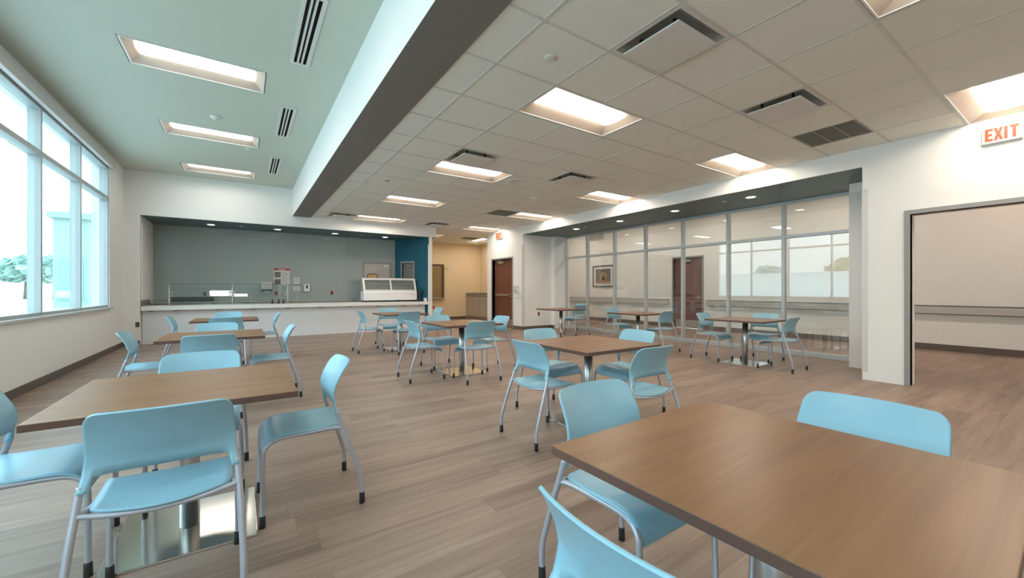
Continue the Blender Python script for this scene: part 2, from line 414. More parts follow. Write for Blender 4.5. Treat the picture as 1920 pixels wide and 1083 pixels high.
# cream-walled corner beyond
mb = MB(); mb.box(8.6, 12.18, 0, 8.75, 15.4, HC + .1); struct(mb, 'wall_far_side', M['yellow'])
mb = MB(); mb.box(4.3, YB + .16, 0, 4.45, 15.4, HC + .1); struct(mb, 'wall_far_return', M['yellow'])
mb = MB(); mb.box(4.2, 15.4, 0, 8.8, 15.55, HC + .1)
struct(mb, 'wall_far', M['yellow'], label='cream wall beyond the serving counter')
mb = MB(); mb.box(4.45, 15.388, 0, 7.95, 15.4, .105); struct(mb, 'baseboard_far', M['base'], .002)

# wall opposite the windows
GY0, GY1 = 2.33, 9.85
AY0, AY1, AZ = 1.91, 10.02, 2.93
OP0, OP1, OPZ = -.60, 1.43, 2.20
DY0, DY1, DZ = 10.60, 11.83, 2.24
mb = MB()
mb.box(XR, AY1, 0, XR + .2, DY0, 4.12); mb.box(XR, DY1, 0, XR + .2, 12.17, 4.12); mb.box(XR, DY0, DZ, XR + .2, DY1, 4.12)
mb.box(XR, AY0, AZ, XR + .2, AY1, 4.12); mb.box(XR, OP1, 0, XR + .2, AY0, 4.12); mb.box(XR, OP0, OPZ, XR + .2, OP1, 4.12); mb.box(XR, Y0, 0, XR + .2, OP0, 4.12)
mb.box(XR + .2, 12.02, 0, 8.75, 12.17, 4.12)
struct(mb, 'wall_right', M['wall'])
mb = MB(); mb.box(XR + .2, AY1, 0, 8.85, AY1 + .15, 4.12); mb.box(8.22, GY1, 0, 8.85, AY1, AZ); mb.box(XR + .2, AY0 - .15, 0, 8.85, AY0, 4.12); mb.box(8.06, AY0, 0, 8.85, GY0, AZ)
struct(mb, 'wall_alcove', M['wall'])
mb = MB(); mb.box(XR + .02, AY0, AZ - .004, 8.85, AY1, AZ + .25); mb.box(8.66, AY0, AZ + .25, 8.85, AY1, 4.12)
struct(mb, 'ceiling_alcove', M['tealdark'], label='dark teal soffit above the glass partition')
mb = MB(); h = .105; q = .012
mb.box(XR - q, AY1 - q, 0, XR, DY0 - .05, h); mb.box(XR, AY1 - q, 0, 8.22, AY1, h); mb.box(8.22 - q, GY1, 0, 8.22, AY1 - q, h); mb.box(XR - q, DY1 + .05, 0, XR, 12.17, h); mb.box(XR - q, Y0, 0, XR, OP0 - .05, h)
struct(mb, 'baseboard_right', M['base'], .002)
for n, (cx, cy, sy) in enumerate(((XR, AY1, -1), (XR, AY0, 1))):
    mb = MB(); mb.box(cx - .004, cy, .105, cx + .06, cy + sy * .004, 2.62); mb.box(cx - .004, cy, .105, cx, cy - sy * .06, 2.62)
    struct(mb, 'trim_%d' % (5 + n), M['guard'], label='pale corner guard')
mb = MB(); mb.box(8.056, AY0 + .16, .0, 8.06, GY0 + .004, 2.78); struct(mb, 'trim_7', M['guard'], label='pale corner guard beside the glass')
# door 3: brown door with push bar
d = D.objects.new('door_3', None); COL.objects.link(d); d['kind'] = 'structure'
def wall_door(d, xf, y0, y1, zt, depth, leafmat, lever=False, hinge_hi=True):
    f = MB(); t = .05
    f.box(xf - .015, y0 - t, 0, xf + .2, y0, zt + t); f.box(xf - .015, y1, 0, xf + .2, y1 + t, zt + t); f.box(xf - .015, y0, zt, xf + .2, y1, zt + t); f.build('frame', M['framegrey'], d, .003)
    l = MB(); l.box(xf + depth, y0 + .004, .012, xf + depth + .045, y1 - .004, zt - .004); leaf = l.build('leaf', leafmat, d)
    k = MB(); k.box(xf + depth - .004, y0 + .05, .03, xf + depth, y1 - .05, .27); k.build('kick_plate', M['brushed'], d)
    for z in (.28, 1.1, 1.93):
        k = MB(); k.box(xf + depth - .012, (y1 - .035) if hinge_hi else y0, z, xf + depth + .01, y1 if hinge_hi else (y0 + .035), z + .13); k.build('hinge', M['brushed'], d)
    k = MB(); a, b = (y1 - .62, y1 - .12) if hinge_hi else (y0 + .12, y0 + .62)
    k.box(xf + depth - .06, a, zt - .13, xf + depth, a + .33, zt - .06); k.box(xf + depth - .055, a + .15, zt - .05, xf + depth - .03, b, zt - .03); k.build('closer', M['brushed'], d, .004)
    if lever:
        k = MB(); y = y0 + .08 if hinge_hi else y1 - .08
        k.tube([(xf + depth - .06, y, 1.0), (xf + depth, y, 1.0)], .012); k.tube([(xf + depth - .06, y, 1.0), (xf + depth - .06, y + (.12 if hinge_hi else -.12), 1.0)], .01); k.lathe([(.03, 0), (.03, .01)], 16, c=(xf + depth, y, 1.0)); k.build('lever', M['brushed'], d)
    else:
        k = MB(); k.box(xf + depth - .07, y0 + .05, 1.03, xf + depth - .04, y1 - .16, 1.09); k.box(xf + depth - .07, y0 + .05, 1.0, xf + depth, y0 + .2, 1.11); k.box(xf + depth - .07, y1 - .2, 1.02, xf + depth, y1 - .16, 1.1); k.build('push_bar', M['brushed'], d, .004)
wall_door(d, XR, DY0, DY1, DZ, .10, M['brown'])
# cased opening to the corridor
mb = MB(); t = .055
for x0, x1, e in ((XR - .018, XR + .09, 0), (XR + .09, XR + .218, .028)):
    mb.box(x0, OP1 + e - .0, 0, x1, OP1 + t, OPZ + t); mb.box(x0, OP0 - t, 0, x1, OP0 - e, OPZ + t); mb.box(x0, OP0 - e, OPZ + e, x1, OP1 + e, OPZ + t)
struct(mb, 'door_4', M['framegrey'], .003, 'grey metal frame of the open doorway to the corridor')

# glass partition: one bay after another
GM = [GY1, 8.88, 7.80, 6.75, 5.68, 4.60, 3.53, GY0]
for k in range(7):
    y1, y0 = GM[k], GM[k + 1]
    fr = MB(); x0, x1, t = 8.665, 8.775, .027
    fr.box(x0, y0, 0, x1, y0 + t, AZ); fr.box(x0, y1 - t, 0, x1, y1, AZ)
    for z0, z1 in ((0, .085), (2.225, 2.28), (AZ - .05, AZ)): fr.box(x0, y0 + t, z0, x1, y1 - t, z1)
    f = struct(fr, 'window_%d' % (len(MULL) + k), M['alu'], .003)
    for z0, z1 in ((.08, 2.228), (2.276, AZ - .046)):
        p = MB(); p.box(8.716, y0 + t - .004, z0, 8.724, y1 - t + .004, z1); p.build('pane', M['glass'], f)

# corridor
mb = MB(); CD0, CD1, CDZ = 7.02, 8.02, 2.25
mb.box(CX, Y0, 0, CX + .2, CD0, 4.12); mb.box(CX, CD1, 0, CX + .2, 14.0, 4.12); mb.box(CX, CD0, CDZ, CX + .2, CD1, 4.12)
struct(mb, 'wall_corridor', M['wall'])
mb = MB(); mb.box(8.76, 13.9, 0, CX + .2, 14.05, 4.12); struct(mb, 'wall_corridor_end', M['wall'])
mb = MB(); mb.box(8.76, 12.17, 0, 8.9, 13.9, 4.12); struct(mb, 'wall_corridor_side', M['wall'])
mb = MB(); mb.box(XR + .2, Y0, 3.86, CX, 12.1, 3.90); mb.box(8.76, 12.1, 3.86, CX, 14.0, 3.90); struct(mb, 'ceiling_corridor', M['tile'])
mb = MB(); mb.box(CX - .012, Y0, 0, CX, CD0 - .05, .13); mb.box(CX - .012, CD1 + .05, 0, CX, 13.9, .13); struct(mb, 'baseboard_corridor', M['base'], .002)
d = D.objects.new('door_5', None); COL.objects.link(d); d['kind'] = 'structure'
wall_door(d, CX, CD0, CD1, CDZ, .06, M['brown'], lever=True)
# wall behind the camera and roof edge walls
mb = MB(); mb.box(-2.44, Y0 - .2, 0, 12.0, Y0, 4.12); struct(mb, 'wall_front', M['wall'])

# handrails on the corridor wall
for y0, y1, lab in ((8.16, 13.24, 'grey handrail on the corridor wall between the framed picture and the brown door'), (-4.0, 6.88, 'grey handrail on the corridor wall running past the open doorway')):
    t = thing('handrail', lab, 'handrail', (CX, y0, .74))
    mb = MB(); mb.box(CX - .075, y0, .745, CX - .035, y1, .885); mb.build('rail_face', M['rail'], t, .012, world=True)
    mb = MB(); mb.box(CX - .07, y0 + .01, .892, CX - .02, y1 - .01, .918); mb.box(CX - .035, y0 + .01, .735, CX - .02, y1 - .01, .75); mb.build('rail_groove', M['raildark'], t, world=True)
    k = max(2, int((y1 - y0) / 1.5))
    for i in range(k + 1):
        yy = y0 + .1 + (y1 - y0 - .2) * i / k
        mb = MB(); mb.box(CX - .04, yy - .04, .77, CX, yy + .04, .86); mb.build('bracket', M['rail'], t, world=True)

# framed picture in the corridor
t = thing('framed_picture', 'black framed woodland picture with a white mat on the corridor wall', 'picture', (CX, 11.13, 1.34))
mb = MB(); y0, y1, z0, z1 = 10.58, 11.67, 1.34, 2.19
for a in ((y0, y0 + .04, z0, z1), (y1 - .04, y1, z0, z1), (y0 + .04, y1 - .04, z0, z0 + .04), (y0 + .04, y1 - .04, z1 - .04, z1)): mb.box(CX - .035, a[0], a[2], CX, a[1], a[3])
mb.build('frame', M['pframe'], t, .003, world=True)
mb = MB(); mb.box(CX - .012, y0 + .03, z0 + .03, CX, y1 - .03, z1 - .03); mb.build('mat_board', M['pmat'], t, world=True)
mb = MB(); ya, yb, za, zb = y0 + .15, y1 - .15, z0 + .14, z1 - .14
fx = lambda a, b, c: (CX - c, ya + (1 - a) * (yb - ya), za + b * (zb - za))
mb.prism([(0, 0), (1, 0), (1, 1), (0, 1)], fx, .012, .014, 0)
mb.prism([(.3, .22), (.75, .22), (.75, .6), (.68, .74), (.52, .82), (.37, .74), (.3, .6)], fx, .014, .0155, 1)
mb.prism([(.42, .22), (.62, .22), (.62, .42), (.52, .5), (.42, .42)], fx, .0155, .0165, 3)
mb.prism([(0, 0), (1, 0), (1, .16), (.7, .24), (.3, .24), (0, .12)], fx, .0155, .0165, 2)
for q in (.06, .16, .24, .82, .92): mb.prism([(q, .2), (q + .03, .2), (q + .025, 1), (q + .005, 1)], fx, .014, .0155, 4)
mb.build('print', [M['pforest'], M['phut'], M['ppath'], M['pframe'], M['ink']], t, world=True)
# wall grille in the corridor
t = thing('wall_grille', 'pale slatted air grille high on the corridor wall above the picture', 'vent', (CX, 11.53, 3.24))
mb = MB(); mb.box(CX - .012, 11.13, 3.24, CX, 11.92, 3.52); mb.build('backing', M['pan'], t, world=True)
mb = MB()
for a in ((11.10, 11.13), (11.51, 11.545), (11.92, 11.95)): mb.box(CX - .03, a[0], 3.21, CX, a[1], 3.55)
mb.box(CX - .03, 11.13, 3.21, CX, 11.92, 3.24); mb.box(CX - .03, 11.13, 3.52, CX, 11.92, 3.55); mb.build('frame', M['offwhite'], t, world=True)
mb = MB()
for i in range(9): mb.box(CX - .025, 11.13, 3.255 + .03 * i, CX - .012, 11.92, 3.268 + .03 * i)
mb.build('slats', M['rail'], t, world=True)

# ------------------------------------------------------------------ ceiling fixtures
def make_troffer(lx, ly, lens='lens'):
    t = thing('ceiling_light', 'x', 'ceiling light', (0, 0, 0))
    a, b = lx / 2 - .008, ly / 2 - .008
    f = MB()
    for x0, x1, y0, y1 in ((-a, a, -b, -b + .018), (-a, a, b - .018, b), (-a, -a + .018, -b + .018, b - .018), (a - .018, a, -b + .018, b - .018)): f.box(x0, y0, -.004, x1, y1, .012)
    f.build('frame', M['white'], t)
    a -= .018; b -= .018; c, e, hz = a - .10, b * .55, .068
    r = MB(); r.add([(-a, -b, .0), (a, -b, .0), (a, b, .0), (-a, b, .0), (-c, -e, hz), (c, -e, hz), (c, e, hz), (-c, e, hz)], [(1, 0, 4, 5), (2, 1, 5, 6), (3, 2, 6, 7), (0, 3, 7, 4)])
    r.box(-a, -b, hz + .03, a, b, hz + .05)
    for q in ((-a - .004, -a, -b, b), (a, a + .004, -b, b)): r.box(q[0], q[2], 0, q[1], q[3], hz + .05)
    for q in ((-a, a, -b - .004, -b), (-a, a, b, b + .004)): r.box(q[0], q[2], 0, q[1], q[3], hz + .05)
    r.build('reflector', M['reflector'], t)
    l = MB(); n = 10; P = [[(x, e * math.sin(-math.pi / 2 + math.pi * k / n), hz - .022 * math.cos(-math.pi / 2 + math.pi * k / n)) for k in range(n + 1)] for x in (-c, -c * .3, c * .3, c)]
    l.sheet(P, [[.002] * (n + 1)] * 4); l.build('lens', M[lens], t)
    return t
tro = make_troffer(2 * TM, TM); used = []
rowname = {-7: None, -3: 'nearest', 1: 'second', 5: 'third', 9: 'fourth', 13: 'fifth'}
for i, j in troffers:
    x, y = TX + TM * (i + 1), TY + TM * (j + .5)
    side = 'beam' if i == 1 else 'glass'
    if j == -7: lab, g = 'recessed troffer light in the tile ceiling behind the camera', 'troffers behind the camera'
    elif i == 1: lab, g = 'lit recessed troffer, %s from the camera in the row beside the beam' % rowname[j], 'tile ceiling troffers'
    else: lab, g = 'lit recessed troffer, %s from the camera in the row along the glass side' % rowname[j], 'tile ceiling troffers'
    if (i, j) == (6, -3): lab = 'lit recessed troffer above the large exit sign'
    put(tro, used, lab, (x, y, HC), group=g)
for h, lab in zip(backl, ('lit troffer in the far corner ceiling beside the counter soffit end', 'lit troffer in the far corner ceiling above the beige cabinet')):
    put(tro, used, lab, ((h[0] + h[1]) / 2, (h[2] + h[3]) / 2, HC), R(90), group='far corner troffers')
tr2 = make_troffer(LLX[1] - LLX[0], .64, 'lenscool'); used = []
for k, (a, b) in enumerate(LLY):
    if k < 3: lab, g = 'recessed troffer in the plaster ceiling behind or above the camera', 'troffers above the camera'
    else: lab, g = 'lit troffer in the plaster ceiling, ' + ('nearest of the three in view', 'middle of the three in view', 'the one closest to the serving wall')[k - 3], 'plaster ceiling troffers'
    put(tr2, used, lab, (sum(LLX) / 2, (a + b) / 2, HL), group=g)
# unseen corridor troffers, added to light what shows through the glass
t3 = make_troffer(2 * TM, TM, 'lenshall'); used = []
for y in (-2.4, .6, 3.6, 6.4, 9.2, 12.0):
    put(t3, used, 'unseen troffer added to light the corridor beyond the glass', (10.3, y, 3.74), R(90), group='corridor troffers')

# square plaque diffusers
def make_diffuser():
    t = thing('air_diffuser', 'x', 'vent'); a = TM / 2 - .01
    p = MB(); b = a - .03; e = .27
    p.add([(-b, -b, 0), (b, -b, 0), (b, b, 0), (-b, b, 0), (-e + .05, -e + .05, .055), (e - .05, -e + .05, .055), (e - .05, e - .05, .055), (-e + .05, e - .05, .055)], [(1, 0, 4, 5), (2, 1, 5, 6), (3, 2, 6, 7), (0, 3, 7, 4), (7, 6, 5, 4)]); p.build('pan', M['pan'], t)
    f = MB()
    for x0, x1, y0, y1 in ((-a, a, -a, -b), (-a, a, b, a), (-a, -b, -b, b), (b, a, -b, b)): f.box(x0, y0, -.004, x1, y1, .012)
    f.build('frame', M['offwhite'], t)
    q = MB(); e = .250; q.box(-e, -e, -.048, e, e, -.036); q.build('face_plate', M['offwhite'], t, .004)
    s = MB()
    for x in (-.15, .15):
        for y in (-.15, .15): s.box(x - .01, y - .01, -.036, x + .01, y + .01, .06)
    s.build('hangers', M['dark'], t)
    return t
dif = make_diffuser(); used = []
dl = ('square ceiling diffuser with the largest raised plate, beside the nearest troffer', 'square ceiling diffuser next to the slatted return grille', 'square ceiling diffuser just above the third beam-side troffer', 'square ceiling diffuser in the middle of the tile ceiling', 'square ceiling diffuser where the beam meets the serving wall', 'square ceiling diffuser above the counter soffit end')
for (i, j), lab in zip(diffs, dl): put(dif, used, lab, (TX + TM * (i + .5), TY + TM * (j + .5), HC), group='square ceiling diffusers')
def make_grille(size, name='return_grille'):
    t = thing(name, 'x', 'vent'); a = size / 2 - .008
    k = MB(); k.box(-a, -a, .05, a, a, .06); k.box(-a, -a, 0, -a + .004, a, .05); k.box(a - .004, -a, 0, a, a, .05); k.box(-a, -a, 0, a, -a + .004, .05); k.box(-a, a - .004, 0, a, a, .05); k.build('backing', M['dark'], t)
    f = MB(); b = a - .025
    for x0, x1, y0, y1 in ((-a, a, -a, -b), (-a, a, b, a), (-a, -b, -b, b), (b, a, -b, b)): f.box(x0, y0, -.005, x1, y1, .012)
    f.build('frame', M['grille'], t)
    s = MB(); n = 20
    for i in range(n):
        x = -b + 2 * b * (i + .5) / n; s.box(x - .0035, -b, .004, x + .0035, b, .022)
    for y in (-b / 3, b / 3): s.box(-b, y - .012, -.002, b, y + .012, .024)
    s.build('louvers', M['grille'], t)
    return t
gr = make_grille(TM); used = []
for (i, j), lab in zip(grilles, ('slatted tan return grille in the tile ceiling near the exit sign side', 'slatted return grille beside the fourth glass-side troffer')): put(gr, used, lab, (TX + TM * (i + .5), TY + TM * (j + .5), HC), group='return grilles')
h = backg[0]; g2 = make_grille(.57); put(g2, [], 'small return grille in the far corner ceiling next to a troffer', ((h[0] + h[1]) / 2, (h[2] + h[3]) / 2, HC), group='return grilles')
# linear slot diffusers
def make_slot():
    t = thing('slot_diffuser', 'x', 'vent'); a, b = .09, .65
    k = MB(); k.box(-a, -b, .03, a, b, .05); k.box(-a, -b, 0, -a + .004, b, .03); k.box(a - .004, -b, 0, a, b, .03); k.build('backing', M['dark'], t)
    f = MB()
    f.box(-a - .012, -b - .012, -.008, -a + .026, b + .012, .002); f.box(a - .026, -b - .012, -.008, a + .012, b + .012, .002); f.box(-a + .026, -b - .012, -.008, a - .026, -b + .02, .002); f.box(-a + .026, b - .02, -.008, a - .026, b + .012, .002)
    f.build('frame', M['offwhite'], t)
    s = MB()
    for x in (-.021, .021): s.box(x - .0095, -b + .02, -.006, x + .0095, b - .02, .03)
    s.build('blades', M['offwhite'], t)
    return t
sl = make_slot(); used = []
for h, lab in zip(slots, ('slot diffuser in the plaster ceiling above the camera', 'black three-slot air diffuser cut by the top of the photo', 'three-slot air diffuser beside the middle plaster ceiling light', 'three-slot air diffuser closest to the serving wall')):
    put(sl, used, lab, ((h[0] + h[1]) / 2, (h[2] + h[3]) / 2, HL), group='linear slot diffusers')
# downlights
def make_down(): 
    t = thing('downlight', 'x', 'ceiling light')
    k = MB(); k.lathe([(.075, 0), (.105, 0), (.105, -.006), (.075, -.010), (.075, 0)], 24, cap=False); k.build('trim_ring', M['white'], t)
    k = MB(); k.lathe([(.078, -.004), (.05, -.008), (0.0001, -.010)], 24); k.build('lens', M['lens2'], t)
    return t
dn = make_down(); used = []
order = ('first from the window end', 'second from the window end', 'third from the window end', 'last, by the blue wall')
for x, o in zip((-.70, .77, 2.24, 3.71), order): put(dn, used, 'round downlight over the serving counter, ' + o, (x, 12.75, RZ - .004), group='counter downlights')
order = ('farthest from the camera', 'third from the camera', 'second from the camera', 'nearest the camera')
for y, o in zip((8.26, 6.71, 5.20, 3.65), order): put(dn, used, 'round downlight in the dark soffit along the glass, ' + o, (7.68, y, AZ - .004), group='glass wall downlights')
# small ceiling devices
def device(name, label, cat, x, y, z, prof, m, group=None):
    k = MB(); k.lathe(prof, 20); o = k.build(name, m); o.location = (x, y, z); return tag(o, label, cat, group)
sp = [(.0001, -.03), (.012, -.03), (.012, -.012), (.035, -.006), (.035, 0)][::-1]
disc = [(.055, 0), (.055, -.008), (.045, -.012), (.0001, -.012)]
device('ceiling_sprinkler', 'white round sprinkler cover in the tile ceiling nearest the beam and camera', 'sprinkler', 2.14, 2.62, HC, disc, M['offwhite'])
device('ceiling_speaker', 'white ring-shaped speaker in the middle of the tile ceiling', 'speaker', 4.09, 5.95, HC, [(.165, 0), (.165, -.006), (.14, -.012), (.135, -.004), (.0001, -.006)], M['offwhite'])
device('ceiling_sensor', 'small white puck sensor on the tile ceiling beyond the ring speaker', 'sensor', 5.10, 6.79, HC, [(.06, 0), (.06, -.02), (.05, -.03), (.0001, -.03)], M['white'])
device('ceiling_sprinkler', 'tiny white sprinkler on the tile ceiling above the cream corner', 'sprinkler', 4.74, 9.90, HC, [(.06, 0), (.05, -.012), (.02, -.018), (.015, -.04), (.0001, -.04)], M['white'])
device('ceiling_sprinkler', 'small grey sprinkler cover in the tile ceiling next to the beam', 'sprinkler', 2.12, 7.18, HC, disc, M['rail'])
device('ceiling_sprinkler', 'pale sprinkler cover in the tile ceiling above the glass partition end', 'sprinkler', 6.74, 2.63, HC, disc, M['offwhite'])
device('smoke_detector', 'grey smoke detector on the plaster ceiling between two troffers', 'detector', -.36, 7.62, HL, [(.075, 0), (.075, -.012), (.05, -.035), (.02, -.05), (.0001, -.05)], M['offwhite'])
device('ceiling_sprinkler', 'small sprinkler on the plaster ceiling below the middle troffer', 'sprinkler', .06, 9.01, HL, [(.05, 0), (.04, -.01), (.015, -.015), (.015, -.035), (.0001, -.035)], M['offwhite'])
for x, s_ in ((-.06, 'first and second'), (3.0, 'third and last')): device('ceiling_sprinkler', 'sprinkler cover in the counter soffit between the %s downlights' % s_, 'sprinkler', x, 12.72, RZ - .004, [(.04, 0), (.04, -.008), (.0001, -.01)], M['offwhite'])
for y, s_ in ((7.89, 'farthest'), (4.12, 'nearest')): device('ceiling_sprinkler', 'sprinkler cover in the glass-side soffit by the %s downlight' % s_, 'sprinkler', 7.66, y, AZ - .004, [(.04, 0), (.04, -.008), (.0001, -.01)], M['offwhite'])

# ------------------------------------------------------------------ exit signs
def exit_sign(name, label, x, yl, yr, z0, z1, face='exitface'):
    """yl = end at the viewer's left (larger y)"""
    t = thing(name, label, 'sign', (x, (yl + yr) / 2, z0))
    k = MB(); k.box(x - .05, yr, z0, x - .004, yl, z1); k.build('housing', M['offwhite'], t, .006, world=True)
    k = MB(); k.box(x - .053, yr + .008, z0 + .008, x - .0495, yl - .008, z1 - .008); k.build('face', M[face], t, world=True)
    k = MB(); k.box(x - .03, (yl + yr) / 2 - .05, z1, x - .004, (yl + yr) / 2 + .05, min(z1 + .09, HC)); k.build('canopy', M['offwhite'], t, world=True)
    W = (yl - yr) * .84; H = (z1 - z0) * .74; u0 = (yl - yr) * .08; v0 = z0 + (z1 - z0) * .13
    fn = lambda a, b, c: (x - .053 - c, yl - u0 - a * W, v0 + b * H)
    lw = .205
    polys = {'E': [[(0, 0), (lw, 0), (lw, .20), (.09, .20), (.09, .40), (lw * .92, .40), (lw * .92, .60), (.09, .60), (.09, .80), (lw, .80), (lw, 1), (0, 1)]],
             'X': [[(-.01, 0), (.08, 0), (.1125, .27), (.145, 0), (.235, 0), (.165, .5), (.235, 1), (.145, 1), (.1125, .73), (.08, 1), (-.01, 1), (.06, .5)]],
             'I': [[(-.005, 0), (.085, 0), (.085, 1), (-.005, 1)]],
             'T': [[(.0625, 0), (.1525, 0), (.1525, .80), (.215, .80), (.215, 1), (0, 1), (0, .80), (.0625, .80)]]}
    k = MB()
    for ch, a0 in (('E', 0.), ('X', .27), ('I', .575), ('T', .735)):
        for p in polys[ch]: k.prism([(a0 + a * 1.2, b) for a, b in p], fn, 0, .003)
    k.build('lettering', M['exitred'], t, world=True)
    return t
exit_sign('exit_sign', 'large exit sign with orange letters above the corridor doorway', XR, .825, .535, 2.895, 3.085)
exit_sign('exit_sign', 'small exit sign with orange letters above the brown push-bar door', XR, 11.53, 11.15, 2.92, 3.15, 'exitpink')

# ------------------------------------------------------------------ chairs
def make_chair():
    t = thing('dining_chair', 'x', 'chair')
    # seat: waterfall front, rounded rear
    prof = smooth_path([(0, -.150, .462), (0, -.08, .460), (0, .03, .458), (0, .13, .459), (0, .185, .450), (0, .220, .427), (0, .238, .395), (0, .243, .37)], 4)
    P = []; nu = 16; k = len(prof)
    for i, p in enumerate(prof):
        f = i / (k - 1); row = []
        hw = .205 + .012 * min(1, f * 1.4)
        dr = max(0., .05 - (p.y + .155)); hw -= .05 - math.sqrt(max(0, .05 ** 2 - dr ** 2)) if dr > 0 else 0
        fr = max(0, (.05 - (k - 1 - i) * .012)); hw -= .25 * fr
        for j in range(nu + 1):
            a = -1 + 2 * j / nu; c = 1 - a * a
            row.append((hw * a, p.y - .03 * c * max(0, 1 - f * 2.2), p.z - .014 * c * max(0, 1 - f * 1.1)))
        P.append(row)
    s = MB(); s.sheet(P, [[.010] * (nu + 1)] * k); s.build('seat', M['chair'], t)
    # backrest: curved panel with two arms running down on to the rear legs
    def sy(z):
        pts = [(.43, -.152), (.486, -.134), (.585, -.104), (.645, -.095), (.70, -.112), (.76, -.143), (.80, -.170), (.83, -.19)]
        for (z0, a), (z1, b) in zip(pts, pts[1:]):
            if z <= z1: return a + (b - a) * (z - z0) / (z1 - z0)
        return pts[-1][1]
    top, ob = .808, .576
    zs_arm = [.520, .532, .544, .556, .566]
    def halfw(z):
        w = .212 + .010 * min(1, max(0, (.80 - z) / .16))
        if z < .64: w += .012 * ((.64 - z) / .12) ** 1.4
        rr = .040; d = z - (top - rr)
        if d > 0: w -= rr - math.sqrt(max(0, rr * rr - d * d)) * .98
        return w
    na = 3; ni = 14; cols = na + ni + na
    def armw(z): return .025 + .004 * max(0, (z - .52) / .05)
    P = []; T = []; mask = []
    rows = [('a', z) for z in zs_arm] + [('p', v / 13) for v in range(14)]
    for kind, q in rows:
        row = []; trow = []
        for j in range(cols + 1):
            if kind == 'a':
                z = q; hw = halfw(z); aw = armw(z)
                if j <= na: x = -hw + aw * j / na
                elif j >= cols - na: x = hw - aw * (cols - j) / na
                else: x = -hw + aw + (2 * hw - 2 * aw) * (j - na) / ni
                th_ = .0262 - .014 * ((z - .52) / .046) ** 1.5
            else:
                if j <= na: e = 0.; xi = None
                a = (j - na) / ni; a = min(max(a, 0), 1)
                edge = abs(2 * a - 1)
                zb = ob - .014 * edge ** 9 if na < j < cols - na else .570
                vv = 1 - (1 - q) ** 2
                z = zb + (top - zb) * vv; hw = halfw(z); aw = .029 * (1 - .25 * q)
                if j <= na: x = -hw + aw * j / na
                elif j >= cols - na: x = hw - aw * (cols - j) / na
                else: x = -hw + aw + (2 * hw - 2 * aw) * (j - na) / ni
                th_ = .009
            c = 1 - min(1, abs(x) / .214) ** 2
            k_ = min(1, max(0, (z - .57) / .1))
            row.append((x, sy(z) - .040 * c * k_, z + .006 * c * max(0, (z - .75) / .07)))
            trow.append(th_)
        P.append(row); T.append(trow)
    for i in range(len(rows) - 1):
        mask.append([(i >= len(zs_arm) - 0) or j < na or j >= cols - na for j in range(cols)])
    s = MB(); s.sheet(P, T, mask); s.build('backrest', M['chair'], t)
    for q in (-1, 1):
        fp = smooth_path([(q * .225, .246, .0), (q * .224, .245, .20), (q * .220, .243, .36), (q * .212, .228, .41), (q * .204, .185, .437), (q * .201, .12, .444), (q * .203, 0, .446), (q * .212, -.10, .450), (q * .230, -.142, .452)], 4)
        l = MB(); l.tube(fp, .0115, 10); f = l.build('leg', M['leg'], t)
        c = MB(); c.tube([(q * .225, .246, 0), (q * .225, .246, .006), (q * .2248, .246, .06), (q * .2247, .246, .063)], [.0145, .016, .0145, .012], 12); c.build('foot_cap', M['black'], f)
        rp = smooth_path([(q * .25, -.246, 0), (q * .25, -.246, .10), (q * .2495, -.238, .165), (q * .2465, -.212, .25), (q * .241, -.178, .357), (q * .234, -.142, .46), (q * .230, -.126, .51), (q * .226, -.116, .545)], 4)
        l = MB(); l.tube(rp, .0125, 10); f = l.build('leg', M['leg'], t)
        c = MB(); c.tube([(q * .25, -.246, 0), (q * .25, -.246, .006), (q * .25, -.246, .06), (q * .25, -.2459, .063)], [.0145, .016, .0145, .013], 12); c.build('foot_cap', M['black'], f)
    s = MB(); s.tube(smooth_path([(-.234, -.143, .455), (-.19, -.150, .447), (-.11, -.163, .438), (0, -.168, .433), (.11, -.163, .438), (.19, -.150, .447), (.234, -.143, .455)], 4), .010, 10); s.build('stretcher', M['leg'], t)
    return t
WR, CR, GR = 'row along the windows', 'row down the middle', 'row along the glass wall'
